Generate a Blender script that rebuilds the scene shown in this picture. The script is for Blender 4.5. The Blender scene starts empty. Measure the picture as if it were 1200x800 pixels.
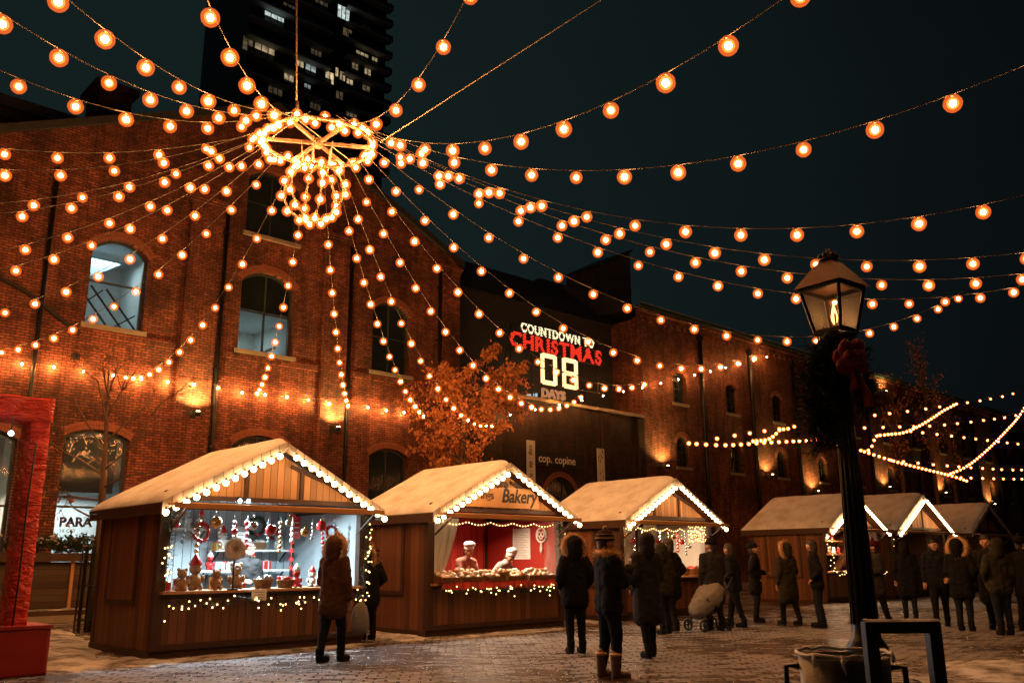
import bpy, bmesh, math, random
from math import sin, cos, pi, radians
from mathutils import Vector, Matrix, noise
random.seed(7)
sc = bpy.context.scene
COL = sc.collection
V = Vector
# Frame of the place: X runs along the brick street fronts, Y away from the camera, Z up. Metres.

# ------------------------------------------------------------------ helpers
class MB:
    def __init__(s): s.v=[]; s.f=[]; s.m=[]; s.sm=[]
    def add(s, vs, fs, m=0, smooth=False):
        o=len(s.v); s.v.extend([tuple(x) for x in vs])
        for f in fs: s.f.append(tuple(i+o for i in f)); s.m.append(m); s.sm.append(smooth)
        return s
    def box(s,x0,x1,y0,y1,z0,z1,m=0):
        vs=[(x,y,z) for z in (z0,z1) for y in (y0,y1) for x in (x0,x1)]
        return s.add(vs,[(0,2,3,1),(4,5,7,6),(0,1,5,4),(2,6,7,3),(0,4,6,2),(1,3,7,5)],m)
    def bar(s,a,b,w,h,m=0,up=(0,0,1)):
        a=V(a);b=V(b);d=(b-a).normalized();u=V(up)
        if abs(d.dot(u))>.98: u=V((0,1,0))
        r=d.cross(u).normalized();u=r.cross(d)
        vs=[p+r*sx*w/2+u*sz*h/2 for p in (a,b) for sz in (-1,1) for sx in (-1,1)]
        return s.add(vs,[(0,2,3,1),(4,5,7,6),(0,1,5,4),(2,6,7,3),(0,4,6,2),(1,3,7,5)],m)
    def prism(s,poly,axis,d0,d1,m=0):
        # poly: 2-D points; axis 'y': (x,z) extruded along y; 'x': (y,z); 'z': (x,y)
        n=len(poly)
        def P(p,d): return {'y':(p[0],d,p[1]),'x':(d,p[0],p[1]),'z':(p[0],p[1],d)}[axis]
        vs=[P(p,d0) for p in poly]+[P(p,d1) for p in poly]
        fs=[tuple(range(n)),tuple(range(2*n-1,n-1,-1))]+[(i,i+n,(i+1)%n+n,(i+1)%n) for i in range(n)]
        return s.add(vs,fs,m)
    def tube(s,pts,r,n=6,m=0,smooth=True,cap=True):
        pts=[V(p) for p in pts];k=len(pts)
        rs=r if isinstance(r,(list,tuple)) else [r]*k
        vs=[];pr=None
        for i,p in enumerate(pts):
            d=(pts[min(i+1,k-1)]-pts[max(i-1,0)])
            if d.length<1e-9: d=V((0,0,1))
            d.normalize()
            if pr is None:
                u=V((0,0,1)) if abs(d.z)<.9 else V((1,0,0)); pr=d.cross(u).normalized()
            pr=(pr-d*pr.dot(d)).normalized(); q=d.cross(pr)
            vs+= [p+(pr*cos(2*pi*j/n)+q*sin(2*pi*j/n))*rs[i] for j in range(n)]
        fs=[(i*n+j,i*n+(j+1)%n,(i+1)*n+(j+1)%n,(i+1)*n+j) for i in range(k-1) for j in range(n)]
        if cap: fs+=[tuple(range(n))[::-1],tuple(range((k-1)*n,k*n))]
        return s.add(vs,fs,m,smooth)
    def lathe(s,prof,c=(0,0,0),n=16,m=0,smooth=True,sx=1,sy=1):
        vs=[(c[0]+r*cos(2*pi*j/n)*sx,c[1]+r*sin(2*pi*j/n)*sy,c[2]+z) for r,z in prof for j in range(n)];k=len(prof)
        fs=[(i*n+j,i*n+(j+1)%n,(i+1)*n+(j+1)%n,(i+1)*n+j) for i in range(k-1) for j in range(n)]
        fs+=[tuple(range(n))[::-1],tuple(range((k-1)*n,k*n))]
        return s.add(vs,fs,m,smooth)
    def ball(s,c,r,n=10,k=6,m=0,sz=1,sx=1,sy=1):
        prof=[(max(1e-4,r*sin(pi*i/k)),-r*cos(pi*i/k)*sz) for i in range(k+1)]
        return s.lathe(prof,c,n,m,True,sx,sy)
    def torus(s,c,R,r,axis='y',n=20,k=8,m=0,a0=0,a1=2*pi):
        full=abs(a1-a0-2*pi)<1e-6; N=n if full else n+1; pts=[]
        c=V(c);vs=[]
        for i in range(N):
            t=a0+(a1-a0)*i/n
            e={'y':V((cos(t),0,sin(t))),'z':V((cos(t),sin(t),0)),'x':V((0,cos(t),sin(t)))}[axis]
            ax={'y':V((0,1,0)),'z':V((0,0,1)),'x':V((1,0,0))}[axis]
            for j in range(k):
                b=2*pi*j/k; vs.append(c+e*(R+r*cos(b))+ax*r*sin(b))
        fs=[(i*k+j,((i+1)%N)*k+j,((i+1)%N)*k+(j+1)%k,i*k+(j+1)%k) for i in range(N if full else n) for j in range(k)]
        return s.add(vs,fs,m,True)
    def build(s,name,mats,parent=None,fix=True):
        me=bpy.data.meshes.new(name); me.from_pydata(s.v,[],s.f)
        mats=mats if isinstance(mats,(list,tuple)) else [mats]
        for m in mats: me.materials.append(m)
        me.polygons.foreach_set('material_index',s.m); me.polygons.foreach_set('use_smooth',s.sm)
        if fix:
            b=bmesh.new(); b.from_mesh(me); bmesh.ops.recalc_face_normals(b,faces=b.faces); b.to_mesh(me); b.free()
        me.update()
        o=bpy.data.objects.new(name,me); COL.objects.link(o)
        if parent: o.parent=parent
        return o

def tag(o,label=None,cat=None,group=None,kind=None):
    if label: o['label']=label
    if cat: o['category']=cat
    if group: o['group']=group
    if kind: o['kind']=kind
    return o
def thing(name,label,cat,loc=(0,0,0),rz=0,group=None):
    o=bpy.data.objects.new(name,None); COL.objects.link(o); o.empty_display_size=.2
    o.location=loc; o.rotation_euler=(0,0,rz)
    return tag(o,label,cat,group)
def dup(o,parent=None):
    c=o.copy(); COL.objects.link(c)
    if parent: c.parent=parent
    for ch in list(o.children): dup(ch,c)
    return c

# ------------------------------------------------------------------ materials
def newmat(name):
    m=bpy.data.materials.new(name); m.use_nodes=True; nt=m.node_tree; nt.nodes.clear()
    out=nt.nodes.new('ShaderNodeOutputMaterial'); return m,nt,out
def N(nt,t,**k):
    n=nt.nodes.new('ShaderNode'+t)
    for a,b in k.items():
        if a in n.inputs: n.inputs[a].default_value=b
        else: setattr(n,a,b)
    return n
def L(nt,a,b): nt.links.new(a,b)
def c4(c): return (c[0],c[1],c[2],1)
def simple(name,col,rough=.6,metal=0,var=.25,scale=6,bump=0,spec=.5,coat=0):
    m,nt,out=newmat(name); p=N(nt,'BsdfPrincipled'); L(nt,p.outputs[0],out.inputs[0])
    p.inputs['Roughness'].default_value=rough; p.inputs['Metallic'].default_value=metal
    p.inputs['Specular IOR Level'].default_value=spec; p.inputs['Coat Weight'].default_value=coat
    tc=N(nt,'TexCoord'); no=N(nt,'TexNoise',Scale=scale,Detail=5.0); L(nt,tc.outputs['Object'],no.inputs['Vector'])
    mx=N(nt,'MixRGB'); mx.inputs[1].default_value=c4([x*(1-var) for x in col]); mx.inputs[2].default_value=c4([min(1,x*(1+var)) for x in col])
    L(nt,no.outputs['Fac'],mx.inputs[0]); L(nt,mx.outputs[0],p.inputs['Base Color'])
    if bump:
        b=N(nt,'Bump',Strength=bump,Distance=.02); n2=N(nt,'TexNoise',Scale=scale*6,Detail=4.0); L(nt,tc.outputs['Object'],n2.inputs['Vector'])
        L(nt,n2.outputs['Fac'],b.inputs['Height']); L(nt,b.outputs[0],p.inputs['Normal'])
    return m
def emis(name,col,strength,sample=True):
    m,nt,out=newmat(name); e=N(nt,'Emission',Strength=strength); e.inputs[0].default_value=c4(col); L(nt,e.outputs[0],out.inputs[0])
    if not sample: m.cycles.emission_sampling='NONE'
    return m
def brick(name,c1,c2,mort,soot=.5,white=None):
    m,nt,out=newmat(name); p=N(nt,'BsdfPrincipled',Roughness=.85); L(nt,p.outputs[0],out.inputs[0])
    tc=N(nt,'TexCoord'); sp=N(nt,'SeparateXYZ'); L(nt,tc.outputs['Object'],sp.inputs[0])
    g=N(nt,'NewGeometry'); sn=N(nt,'SeparateXYZ'); L(nt,g.outputs['Normal'],sn.inputs[0])
    ab=N(nt,'Math',operation='ABSOLUTE'); L(nt,sn.outputs[0],ab.inputs[0])
    gt=N(nt,'Math',operation='GREATER_THAN'); gt.inputs[1].default_value=.6; L(nt,ab.outputs[0],gt.inputs[0])
    mu=N(nt,'Mix'); L(nt,gt.outputs[0],mu.inputs[0]); L(nt,sp.outputs[0],mu.inputs[2]); L(nt,sp.outputs[1],mu.inputs[3])
    cb=N(nt,'CombineXYZ'); L(nt,mu.outputs[0],cb.inputs[0]); L(nt,sp.outputs[2],cb.inputs[1])
    wob=N(nt,'TexNoise',Scale=3.0,Detail=3.0); L(nt,cb.outputs[0],wob.inputs['Vector'])
    vm=N(nt,'VectorMath',operation='MULTIPLY_ADD'); L(nt,wob.outputs['Color'],vm.inputs[0]); vm.inputs[1].default_value=(.014,.014,0); L(nt,cb.outputs[0],vm.inputs[2])
    br=N(nt,'TexBrick',Scale=1.0); br.inputs['Brick Width'].default_value=.235; br.inputs['Row Height'].default_value=.081
    br.inputs['Mortar Size'].default_value=.013; br.inputs['Mortar Smooth'].default_value=.3; br.inputs['Bias'].default_value=.0
    br.inputs['Color1'].default_value=c4(c1); br.inputs['Color2'].default_value=c4(c2); br.inputs['Mortar'].default_value=c4(mort)
    L(nt,vm.outputs[0],br.inputs['Vector'])
    n1=N(nt,'TexNoise',Scale=.45,Detail=7.0,Roughness=.65); L(nt,tc.outputs['Object'],n1.inputs['Vector'])
    r1=N(nt,'ValToRGB'); r1.color_ramp.elements[0].position=.36; r1.color_ramp.elements[1].position=.66
    r1.color_ramp.elements[0].color=(1-soot,)*3+(1,); r1.color_ramp.elements[1].color=(1.12,1.08,1.05,1); L(nt,n1.outputs['Fac'],r1.inputs[0])
    mx=N(nt,'MixRGB',blend_type='MULTIPLY'); mx.inputs[0].default_value=1; L(nt,br.outputs['Color'],mx.inputs[1]); L(nt,r1.outputs[0],mx.inputs[2])
    mps=N(nt,'Mapping'); mps.inputs['Scale'].default_value=(1.5,.28,1); L(nt,cb.outputs[0],mps.inputs['Vector']); ns=N(nt,'TexNoise',Scale=1.6,Detail=6.0,Roughness=.7); L(nt,mps.outputs[0],ns.inputs['Vector'])
    rs=N(nt,'ValToRGB'); rs.color_ramp.elements[0].position=.40; rs.color_ramp.elements[0].color=(.42,.40,.40,1); rs.color_ramp.elements[1].position=.56; rs.color_ramp.elements[1].color=(1,1,1,1); L(nt,ns.outputs['Fac'],rs.inputs[0])
    mxs=N(nt,'MixRGB',blend_type='MULTIPLY'); mxs.inputs[0].default_value=.85; L(nt,mx.outputs[0],mxs.inputs[1]); L(nt,rs.outputs[0],mxs.inputs[2]); mx=mxs
    n2=N(nt,'TexNoise',Scale=6.0,Detail=4.0,Roughness=.7); L(nt,cb.outputs[0],n2.inputs['Vector'])
    hs=N(nt,'HueSaturation'); mr=N(nt,'MapRange'); mr.inputs['To Min'].default_value=.35; mr.inputs['To Max'].default_value=1.65
    L(nt,n2.outputs['Fac'],mr.inputs[0]); L(nt,mr.outputs[0],hs.inputs['Value']); L(nt,mx.outputs[0],hs.inputs['Color'])
    L(nt,hs.outputs[0],p.inputs['Base Color'])
    b=N(nt,'Bump',Strength=1.0,Distance=.022,invert=True); L(nt,br.outputs['Fac'],b.inputs['Height']); L(nt,b.outputs[0],p.inputs['Normal'])
    return m
def planks(name,c1,c2,w=.12,axis='X',rough=.55,grain='Z'):
    m,nt,out=newmat(name); p=N(nt,'BsdfPrincipled',Roughness=rough); L(nt,p.outputs[0],out.inputs[0])
    tc=N(nt,'TexCoord'); sp=N(nt,'SeparateXYZ'); L(nt,tc.outputs['Object'],sp.inputs[0])
    if axis=='XY':
        ad=N(nt,'Math',operation='ADD'); L(nt,sp.outputs[0],ad.inputs[0]); L(nt,sp.outputs[1],ad.inputs[1]); src=ad.outputs[0]
    else: src=sp.outputs['XYZ'.index(axis)]
    dv=N(nt,'Math',operation='DIVIDE'); dv.inputs[1].default_value=w; L(nt,src,dv.inputs[0])
    fl=N(nt,'Math',operation='FLOOR'); L(nt,dv.outputs[0],fl.inputs[0]); fr=N(nt,'Math',operation='FRACT'); L(nt,dv.outputs[0],fr.inputs[0])
    wn=N(nt,'TexWhiteNoise',noise_dimensions='1D'); L(nt,fl.outputs[0],wn.inputs['W'])
    mp=N(nt,'Mapping'); sc_=[14,14,14]; sc_['XYZ'.index(grain)]=1.2; mp.inputs['Scale'].default_value=sc_; L(nt,tc.outputs['Object'],mp.inputs['Vector'])
    no=N(nt,'TexNoise',Scale=2.0,Detail=6.0,Distortion=.6); L(nt,mp.outputs[0],no.inputs['Vector'])
    mx=N(nt,'MixRGB'); mx.inputs[1].default_value=c4(c1); mx.inputs[2].default_value=c4(c2); L(nt,no.outputs['Fac'],mx.inputs[0])
    mr=N(nt,'MapRange'); mr.inputs['To Min'].default_value=.62; mr.inputs['To Max'].default_value=1.25; L(nt,wn.outputs['Value'],mr.inputs[0])
    pp=N(nt,'Math',operation='PINGPONG'); pp.inputs[1].default_value=.5; L(nt,fr.outputs[0],pp.inputs[0])
    gp=N(nt,'MapRange'); gp.inputs['From Max'].default_value=.07; gp.inputs['To Min'].default_value=.12; L(nt,pp.outputs[0],gp.inputs[0])
    ml=N(nt,'Math',operation='MULTIPLY'); L(nt,mr.outputs[0],ml.inputs[0]); L(nt,gp.outputs[0],ml.inputs[1])
    hs=N(nt,'HueSaturation'); L(nt,mx.outputs[0],hs.inputs['Color']); L(nt,ml.outputs[0],hs.inputs['Value']); L(nt,hs.outputs[0],p.inputs['Base Color'])
    b=N(nt,'Bump',Strength=.5,Distance=.01); L(nt,gp.outputs[0],b.inputs['Height']); L(nt,b.outputs[0],p.inputs['Normal'])
    return m
def snowmat(name,col=(.74,.75,.78),patch=None):
    m,nt,out=newmat(name); p=N(nt,'BsdfPrincipled',Roughness=.7); L(nt,p.outputs[0],out.inputs[0])
    tc=N(nt,'TexCoord'); no=N(nt,'TexNoise',Scale=2.2,Detail=7.0,Roughness=.6); L(nt,tc.outputs['Object'],no.inputs['Vector'])
    r=N(nt,'ValToRGB'); r.color_ramp.elements[0].position=.36; r.color_ramp.elements[1].position=.58
    r.color_ramp.elements[0].color=c4(patch or [x*.8 for x in col]); r.color_ramp.elements[1].color=c4(col); L(nt,no.outputs['Fac'],r.inputs[0]); L(nt,r.outputs[0],p.inputs['Base Color'])
    n2=N(nt,'TexNoise',Scale=9.0,Detail=8.0,Roughness=.7); L(nt,tc.outputs['Object'],n2.inputs['Vector'])
    b=N(nt,'Bump',Strength=.55,Distance=.04); L(nt,n2.outputs['Fac'],b.inputs['Height']); L(nt,b.outputs[0],p.inputs['Normal'])
    return m
def glassy(name,tint=(.02,.03,.035),rough=.08,alpha=.55):
    m,nt,out=newmat(name); t=N(nt,'BsdfTransparent'); p=N(nt,'BsdfPrincipled',Roughness=rough); p.inputs['Base Color'].default_value=c4(tint)
    mx=N(nt,'MixShader'); mx.inputs[0].default_value=alpha; L(nt,t.outputs[0],mx.inputs[1]); L(nt,p.outputs[0],mx.inputs[2]); L(nt,mx.outputs[0],out.inputs[0])
    return m
def groundmat():
    m,nt,out=newmat('cobbles_with_trodden_snow'); p=N(nt,'BsdfPrincipled'); L(nt,p.outputs[0],out.inputs[0])
    tc=N(nt,'TexCoord'); mp=N(nt,'Mapping'); mp.inputs['Rotation'].default_value=(0,0,radians(40)); L(nt,tc.outputs['Object'],mp.inputs['Vector'])
    wob=N(nt,'TexNoise',Scale=2.6,Detail=4.0); L(nt,mp.outputs[0],wob.inputs['Vector'])
    vm=N(nt,'VectorMath',operation='MULTIPLY_ADD'); L(nt,wob.outputs['Color'],vm.inputs[0]); vm.inputs[1].default_value=(.11,.11,0); L(nt,mp.outputs[0],vm.inputs[2])
    br=N(nt,'TexBrick',Scale=1.0); br.inputs['Brick Width'].default_value=.27; br.inputs['Row Height'].default_value=.16; br.inputs['Mortar Size'].default_value=.022; br.inputs['Mortar Smooth'].default_value=.6
    br.inputs['Color1'].default_value=(.15,.12,.105,1); br.inputs['Color2'].default_value=(.045,.034,.03,1); br.inputs['Mortar'].default_value=(.022,.018,.017,1); L(nt,vm.outputs[0],br.inputs['Vector'])
    n1=N(nt,'TexNoise',Scale=.30,Detail=7.0,Roughness=.62); L(nt,tc.outputs['Object'],n1.inputs['Vector'])
    n2=N(nt,'TexNoise',Scale=4.5,Detail=8.0,Roughness=.75); L(nt,mp.outputs[0],n2.inputs['Vector'])
    mp3=N(nt,'Mapping'); mp3.inputs['Scale'].default_value=(1.5,3.6,1); L(nt,mp.outputs[0],mp3.inputs['Vector'])
    n3=N(nt,'TexNoise',Scale=1.0,Detail=5.0,Roughness=.65); L(nt,mp3.outputs[0],n3.inputs['Vector'])
    ad=N(nt,'Math',operation='ADD'); L(nt,n1.outputs['Fac'],ad.inputs[0]); L(nt,n3.outputs['Fac'],ad.inputs[1])
    a2=N(nt,'Math',operation='MULTIPLY_ADD'); L(nt,br.outputs['Fac'],a2.inputs[0]); a2.inputs[1].default_value=-.22; L(nt,ad.outputs[0],a2.inputs[2])
    r=N(nt,'MapRange'); r.inputs['From Min'].default_value=.95; r.inputs['From Max'].default_value=1.05; L(nt,a2.outputs[0],r.inputs[0])
    sn=N(nt,'MixRGB'); sn.inputs[1].default_value=(.07,.06,.055,1); sn.inputs[2].default_value=(.52,.52,.56,1); L(nt,n2.outputs['Fac'],sn.inputs[0])
    mx=N(nt,'MixRGB'); L(nt,r.outputs[0],mx.inputs[0]); L(nt,br.outputs['Color'],mx.inputs[1]); L(nt,sn.outputs[0],mx.inputs[2]); L(nt,mx.outputs[0],p.inputs['Base Color'])
    rr=N(nt,'MapRange'); rr.inputs['To Min'].default_value=.20; rr.inputs['To Max'].default_value=.85; L(nt,r.outputs[0],rr.inputs[0]); L(nt,rr.outputs[0],p.inputs['Roughness'])
    hh=N(nt,'Math',operation='MULTIPLY_ADD'); L(nt,br.outputs['Fac'],hh.inputs[0]); hh.inputs[1].default_value=-.5; L(nt,n2.outputs['Fac'],hh.inputs[2])
    b=N(nt,'Bump',Strength=1.0,Distance=.07); L(nt,hh.outputs[0],b.inputs['Height']); L(nt,b.outputs[0],p.inputs['Normal'])
    return m

M={}
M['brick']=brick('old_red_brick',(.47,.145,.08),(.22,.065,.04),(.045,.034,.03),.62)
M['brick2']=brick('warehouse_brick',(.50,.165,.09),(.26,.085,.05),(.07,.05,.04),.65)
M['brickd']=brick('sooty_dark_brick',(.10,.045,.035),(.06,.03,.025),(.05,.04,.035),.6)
M['brickp']=simple('brick_voussoir',(.28,.10,.06),.85,var=.4,scale=11,bump=.3)
M['stone']=simple('stone_sill',(.30,.25,.20),.8,var=.3,scale=5,bump=.3)
M['dark']=simple('dark_painted_metal',(.02,.022,.024),.4,.4,scale=9)
M['black']=simple('black_cast_iron',(.014,.015,.016),.38,.3,scale=12,bump=.15)
M['slate']=simple('slate_roof',(.028,.03,.033),.75,var=.35,scale=4,bump=.3)
M['teal']=simple('weathered_copper_gutter',(.06,.12,.105),.4,.5,scale=5)
M['frame']=simple('window_frame_paint',(.035,.05,.05),.5,scale=6)
M['pane']=glassy('window_glass',(.02,.03,.035),.06,.45)
M['paned']=glassy('dark_window_glass',(.018,.028,.032),.12,.88)
M['room']=simple('white_room_plaster',(.62,.68,.68),.9,var=.06)
M['roomd']=simple('dim_room_plaster',(.12,.13,.13),.9,var=.2)
M['wood']=planks('stained_wall_boards',(.13,.05,.02),(.23,.09,.034),.14,'XY')
M['woodl']=planks('honey_gable_boards',(.42,.19,.06),(.55,.27,.10),.13,'X')
M['woodd']=simple('dark_timber',(.055,.023,.012),.6,var=.4,scale=5,bump=.2)
M['woodb']=simple('honey_timber_board',(.48,.24,.09),.55,var=.25,scale=4,bump=.1)
M['snow']=snowmat('roof_snow',(.74,.77,.84),(.56,.56,.58))
M['snowg']=snowmat('ground_snow',(.58,.60,.66),(.10,.09,.085))
M['ground']=groundmat()
M['pave']=brick('pavement_setts',(.12,.09,.08),(.08,.065,.06),(.3,.29,.28),.4)
M['red']=simple('red_wrapping_vinyl',(.80,.045,.03),.30,var=.25,scale=7,bump=.35)
def vinyl():
    m,nt,out=newmat('wrinkled_red_vinyl'); p=N(nt,'BsdfPrincipled',Roughness=.24); L(nt,p.outputs[0],out.inputs[0]); tc=N(nt,'TexCoord'); mp=N(nt,'Mapping'); mp.inputs['Scale'].default_value=(2.2,2.2,6.5); mp.inputs['Rotation'].default_value=(.25,.2,0); L(nt,tc.outputs['Object'],mp.inputs['Vector'])
    no=N(nt,'TexNoise',Scale=1.6,Detail=5.0,Roughness=.55,Distortion=1.6); L(nt,mp.outputs[0],no.inputs['Vector'])
    r=N(nt,'ValToRGB'); r.color_ramp.elements[0].color=(.50,.02,.015,1); r.color_ramp.elements[0].position=.33; r.color_ramp.elements[1].color=(.86,.06,.04,1); r.color_ramp.elements[1].position=.6; L(nt,no.outputs['Fac'],r.inputs[0]); L(nt,r.outputs[0],p.inputs['Base Color'])
    b=N(nt,'Bump',Strength=1.0,Distance=.12); L(nt,no.outputs['Fac'],b.inputs['Height']); L(nt,b.outputs[0],p.inputs['Normal']); return m
M['vinyl']=vinyl()
M['redd']=simple('dark_red_box_paper',(.30,.015,.012),.5,var=.3,scale=5)
M['redw']=planks('red_painted_boards',(.52,.03,.02),(.62,.05,.03),.2,'X')
M['palew']=planks('pale_blue_boards',(.50,.60,.66),(.60,.68,.72),.16,'X')
M['creamw']=planks('cream_boards',(.55,.48,.38),(.65,.58,.48),.16,'X')
M['white']=simple('white_cloth',(.78,.76,.72),.85,var=.08,scale=5)
M['paper']=simple('white_paper',(.80,.79,.76),.8,var=.04)
M['plastic']=glassy('clear_plastic_sheet',(.7,.7,.7),.2,.28)
M['ink']=simple('black_ink',(.02,.016,.014),.7)
M['fir']=simple('fir_needles',(.018,.036,.022),.7,var=.5,scale=14)
M['green']=simple('shrub_leaves',(.035,.06,.025),.65,var=.5,scale=14)
M['leaf']=simple('withered_brown_leaves',(.38,.135,.042),.7,var=.75,scale=5)
M['bowc']=simple('creased_red_ribbon',(.30,.018,.015),.55,var=.5,scale=16,bump=.6); M['bark']=simple('bark',(.085,.05,.035),.9,var=.4,scale=18,bump=.5)
M['metal']=simple('galvanised_steel',(.5,.45,.38),.4,.7,scale=14)
M['wire']=simple('cable_sheath',(.028,.022,.018),.6,scale=4)
M['wirep']=simple('pale_steel_cable',(.42,.34,.27),.45,.4)
M['bag']=simple('white_bin_liner',(.72,.70,.68),.35,var=.15,scale=18,bump=.4); M['bagt']=glassy('thin_bin_liner',(.35,.33,.31),.35,.16)
M['skin']=simple('skin',(.50,.29,.20),.55,var=.1,scale=8)
M['eye']=simple('eye',(.03,.02,.02),.2)
M['lip']=simple('lips',(.35,.12,.10),.5)
M['hair']=simple('dark_hair',(.03,.02,.015),.55,var=.4,scale=30,bump=.4)
M['fur']=simple('tan_fur',(.62,.40,.21),.9,var=.35,scale=22)
M['furw']=simple('white_fur',(.80,.74,.66),.9,var=.15,scale=22)
M['bread']=simple('bread_crust',(.55,.28,.10),.6,var=.4,scale=14,bump=.3)
M['sugar']=simple('sugar_dusted_pastry',(.78,.68,.55),.7,var=.25,scale=20,bump=.3)
M['gold']=simple('gilded_bauble',(.75,.48,.16),.22,.8)
M['redb']=simple('red_bauble',(.60,.03,.03),.2,coat=.6)
M['silver']=simple('silver_bauble',(.75,.75,.78),.18,.9)
M['tan']=simple('tan_plush',(.40,.24,.13),.9,var=.25,scale=25,bump=.3)
M['wicker']=simple('wicker',(.36,.20,.09),.8,var=.4,scale=30,bump=.4)
M['blue']=simple('ice_blue_knit',(.35,.55,.66),.8,var=.2,scale=14)
def cloth(name,c): return simple(name,[x*.6 for x in c],.95,var=.35,scale=10,bump=.3,spec=.15)
M['c_black']=cloth('black_wool',(.016,.016,.018)); M['c_navy']=cloth('navy_nylon',(.020,.024,.034)); M['c_brown']=cloth('brown_cord_coat',(.15,.075,.045))
M['c_grey']=cloth('charcoal_wool',(.045,.045,.048)); M['c_denim']=cloth('dark_denim',(.022,.028,.042)); M['c_khaki']=cloth('olive_parka',(.05,.048,.03)); M['c_pale']=cloth('pale_grey_quilt',(.42,.42,.42))
M['c_rose']=cloth('rosy_shirt',(.5,.25,.2)); M['boot']=simple('brown_boot_leather',(.09,.045,.022),.5,var=.3,scale=12); M['sole']=simple('tan_rubber',(.36,.22,.11),.7)
M['knit']=cloth('dark_knit_with_bands',(.05,.03,.028)); M['knitp']=cloth('cream_knit_band',(.55,.42,.30)); M['c_wine']=cloth('wine_red_wool',(.12,.012,.012))

# light givers
WARM=(1.0,.40,.105)
M['core']=emis('bulb_filament_glow',(1.0,.46,.155),300.0)
def shellmat(nm,col,st,sample=False):
    m,nt,out=newmat(nm); t=N(nt,'BsdfTransparent'); t.inputs[0].default_value=(1,.93,.85,1); e=N(nt,'Emission',Strength=st); e.inputs[0].default_value=c4(col)
    a=N(nt,'AddShader'); L(nt,t.outputs[0],a.inputs[0]); L(nt,e.outputs[0],a.inputs[1]); L(nt,a.outputs[0],out.inputs[0])
    if not sample: m.cycles.emission_sampling='NONE'
    return m
M['shell']=shellmat('amber_halo_shell',(1,.16,.02),.42); M['shell2']=shellmat('inner_halo_shell',(1,.30,.05),.8); M['shell3']=shellmat('small_halo_shell',(1,.20,.03),2.6,True)  # glowing shells paint an orange halo round each bulb
M['gcore']=emis('gable_bulb_glow',(1.0,.62,.30),26.0)
M['score']=emis('small_bulb_glow',(1.0,.40,.11),85.0); M['rcore']=emis('wall_row_bulb_glow',(1.0,.42,.12),1000.0); M['dcore']=emis('dull_bulb_glow',(1.0,.42,.12),110.0)
M['fairy']=emis('fairy_light_glow',(1.0,.55,.19),7.0)
M['led']=emis('cool_led',(.75,.93,1.0),14.0)
M['tubew']=emis('warm_tube',(1.0,.72,.42),5.0)
M['sconce']=emis('sconce_lamp',(1.0,.62,.22),40.0)
# ------------------------------------------------------------------ camera, sky, sun
cam=bpy.data.cameras.new('camera'); co=bpy.data.objects.new('camera',cam); COL.objects.link(co); sc.camera=co
R_=V((.72674,-.68686,-.00813)); U_=V((-.15998,-.18075,.97043)); F_=V((.66802,.70395,.24124))
co.matrix_world=Matrix(((R_.x,U_.x,-F_.x,0),(R_.y,U_.y,-F_.y,0),(R_.z,U_.z,-F_.z,1.4),(0,0,0,1)))
cam.sensor_width=36; cam.lens=30.9; cam.clip_start=.05; cam.clip_end=3000
w=bpy.data.worlds.new('World'); sc.world=w; w.use_nodes=True; nt=w.node_tree; nt.nodes.clear()
sky=N(nt,'TexSky',sky_type='NISHITA'); sky.sun_disc=False; sky.sun_elevation=radians(1.0); sky.sun_rotation=radians(200)
out=nt.nodes.new('ShaderNodeOutputWorld'); b1=N(nt,'Background',Strength=.0004); L(nt,sky.outputs[0],b1.inputs[0])
# the city's own glow in the night air: teal, brighter towards the tower
tc=N(nt,'TexCoord'); dp=N(nt,'VectorMath',operation='DOT_PRODUCT'); dp.inputs[1].default_value=V((.25,.93,.28)).normalized()[:]; L(nt,tc.outputs['Generated'],dp.inputs[0])
no=N(nt,'TexNoise',Scale=2.5,Detail=4.0); L(nt,tc.outputs['Generated'],no.inputs['Vector'])
ad=N(nt,'Math',operation='MULTIPLY_ADD'); ad.inputs[1].default_value=.18; L(nt,no.outputs['Fac'],ad.inputs[0]); L(nt,dp.outputs['Value'],ad.inputs[2])
rp=N(nt,'ValToRGB'); rp.color_ramp.elements[0].position=.62; rp.color_ramp.elements[0].color=(.0024,.0036,.0044,1); rp.color_ramp.elements[1].position=1.08; rp.color_ramp.elements[1].color=(.0062,.0125,.0130,1)
L(nt,ad.outputs[0],rp.inputs[0]); b2=N(nt,'Background',Strength=1.0); L(nt,rp.outputs[0],b2.inputs[0])
as_=N(nt,'AddShader'); L(nt,b1.outputs[0],as_.inputs[0]); L(nt,b2.outputs[0],as_.inputs[1]); L(nt,as_.outputs[0],out.inputs[0])
sl=bpy.data.lights.new('sky_fill','SUN'); sl.energy=.012; sl.angle=radians(8); sl.color=(.75,.88,1); so=bpy.data.objects.new('sky_fill',sl); COL.objects.link(so); so.rotation_euler=(radians(50),0,radians(-20))  # added faint bluish fill from the sky, no moon stands here
def area(name,loc,sx,sy,power,col,rot=(0,0,0),parent=None):
    l=bpy.data.lights.new(name,'AREA'); l.shape='RECTANGLE'; l.size=sx; l.size_y=sy; l.energy=power; l.color=col
    o=bpy.data.objects.new(name,l); COL.objects.link(o); o.location=loc; o.rotation_euler=rot
    if parent: o.parent=parent
    return o
def point(name,loc,power,col,r=.04,parent=None,spot=None,rot=(0,0,0)):
    l=bpy.data.lights.new(name,'SPOT' if spot else 'POINT'); l.energy=power; l.color=col; l.shadow_soft_size=r
    if spot: l.spot_size=radians(spot); l.spot_blend=.6
    o=bpy.data.objects.new(name,l); COL.objects.link(o); o.location=loc; o.rotation_euler=rot
    if parent: o.parent=parent
    return o
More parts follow.
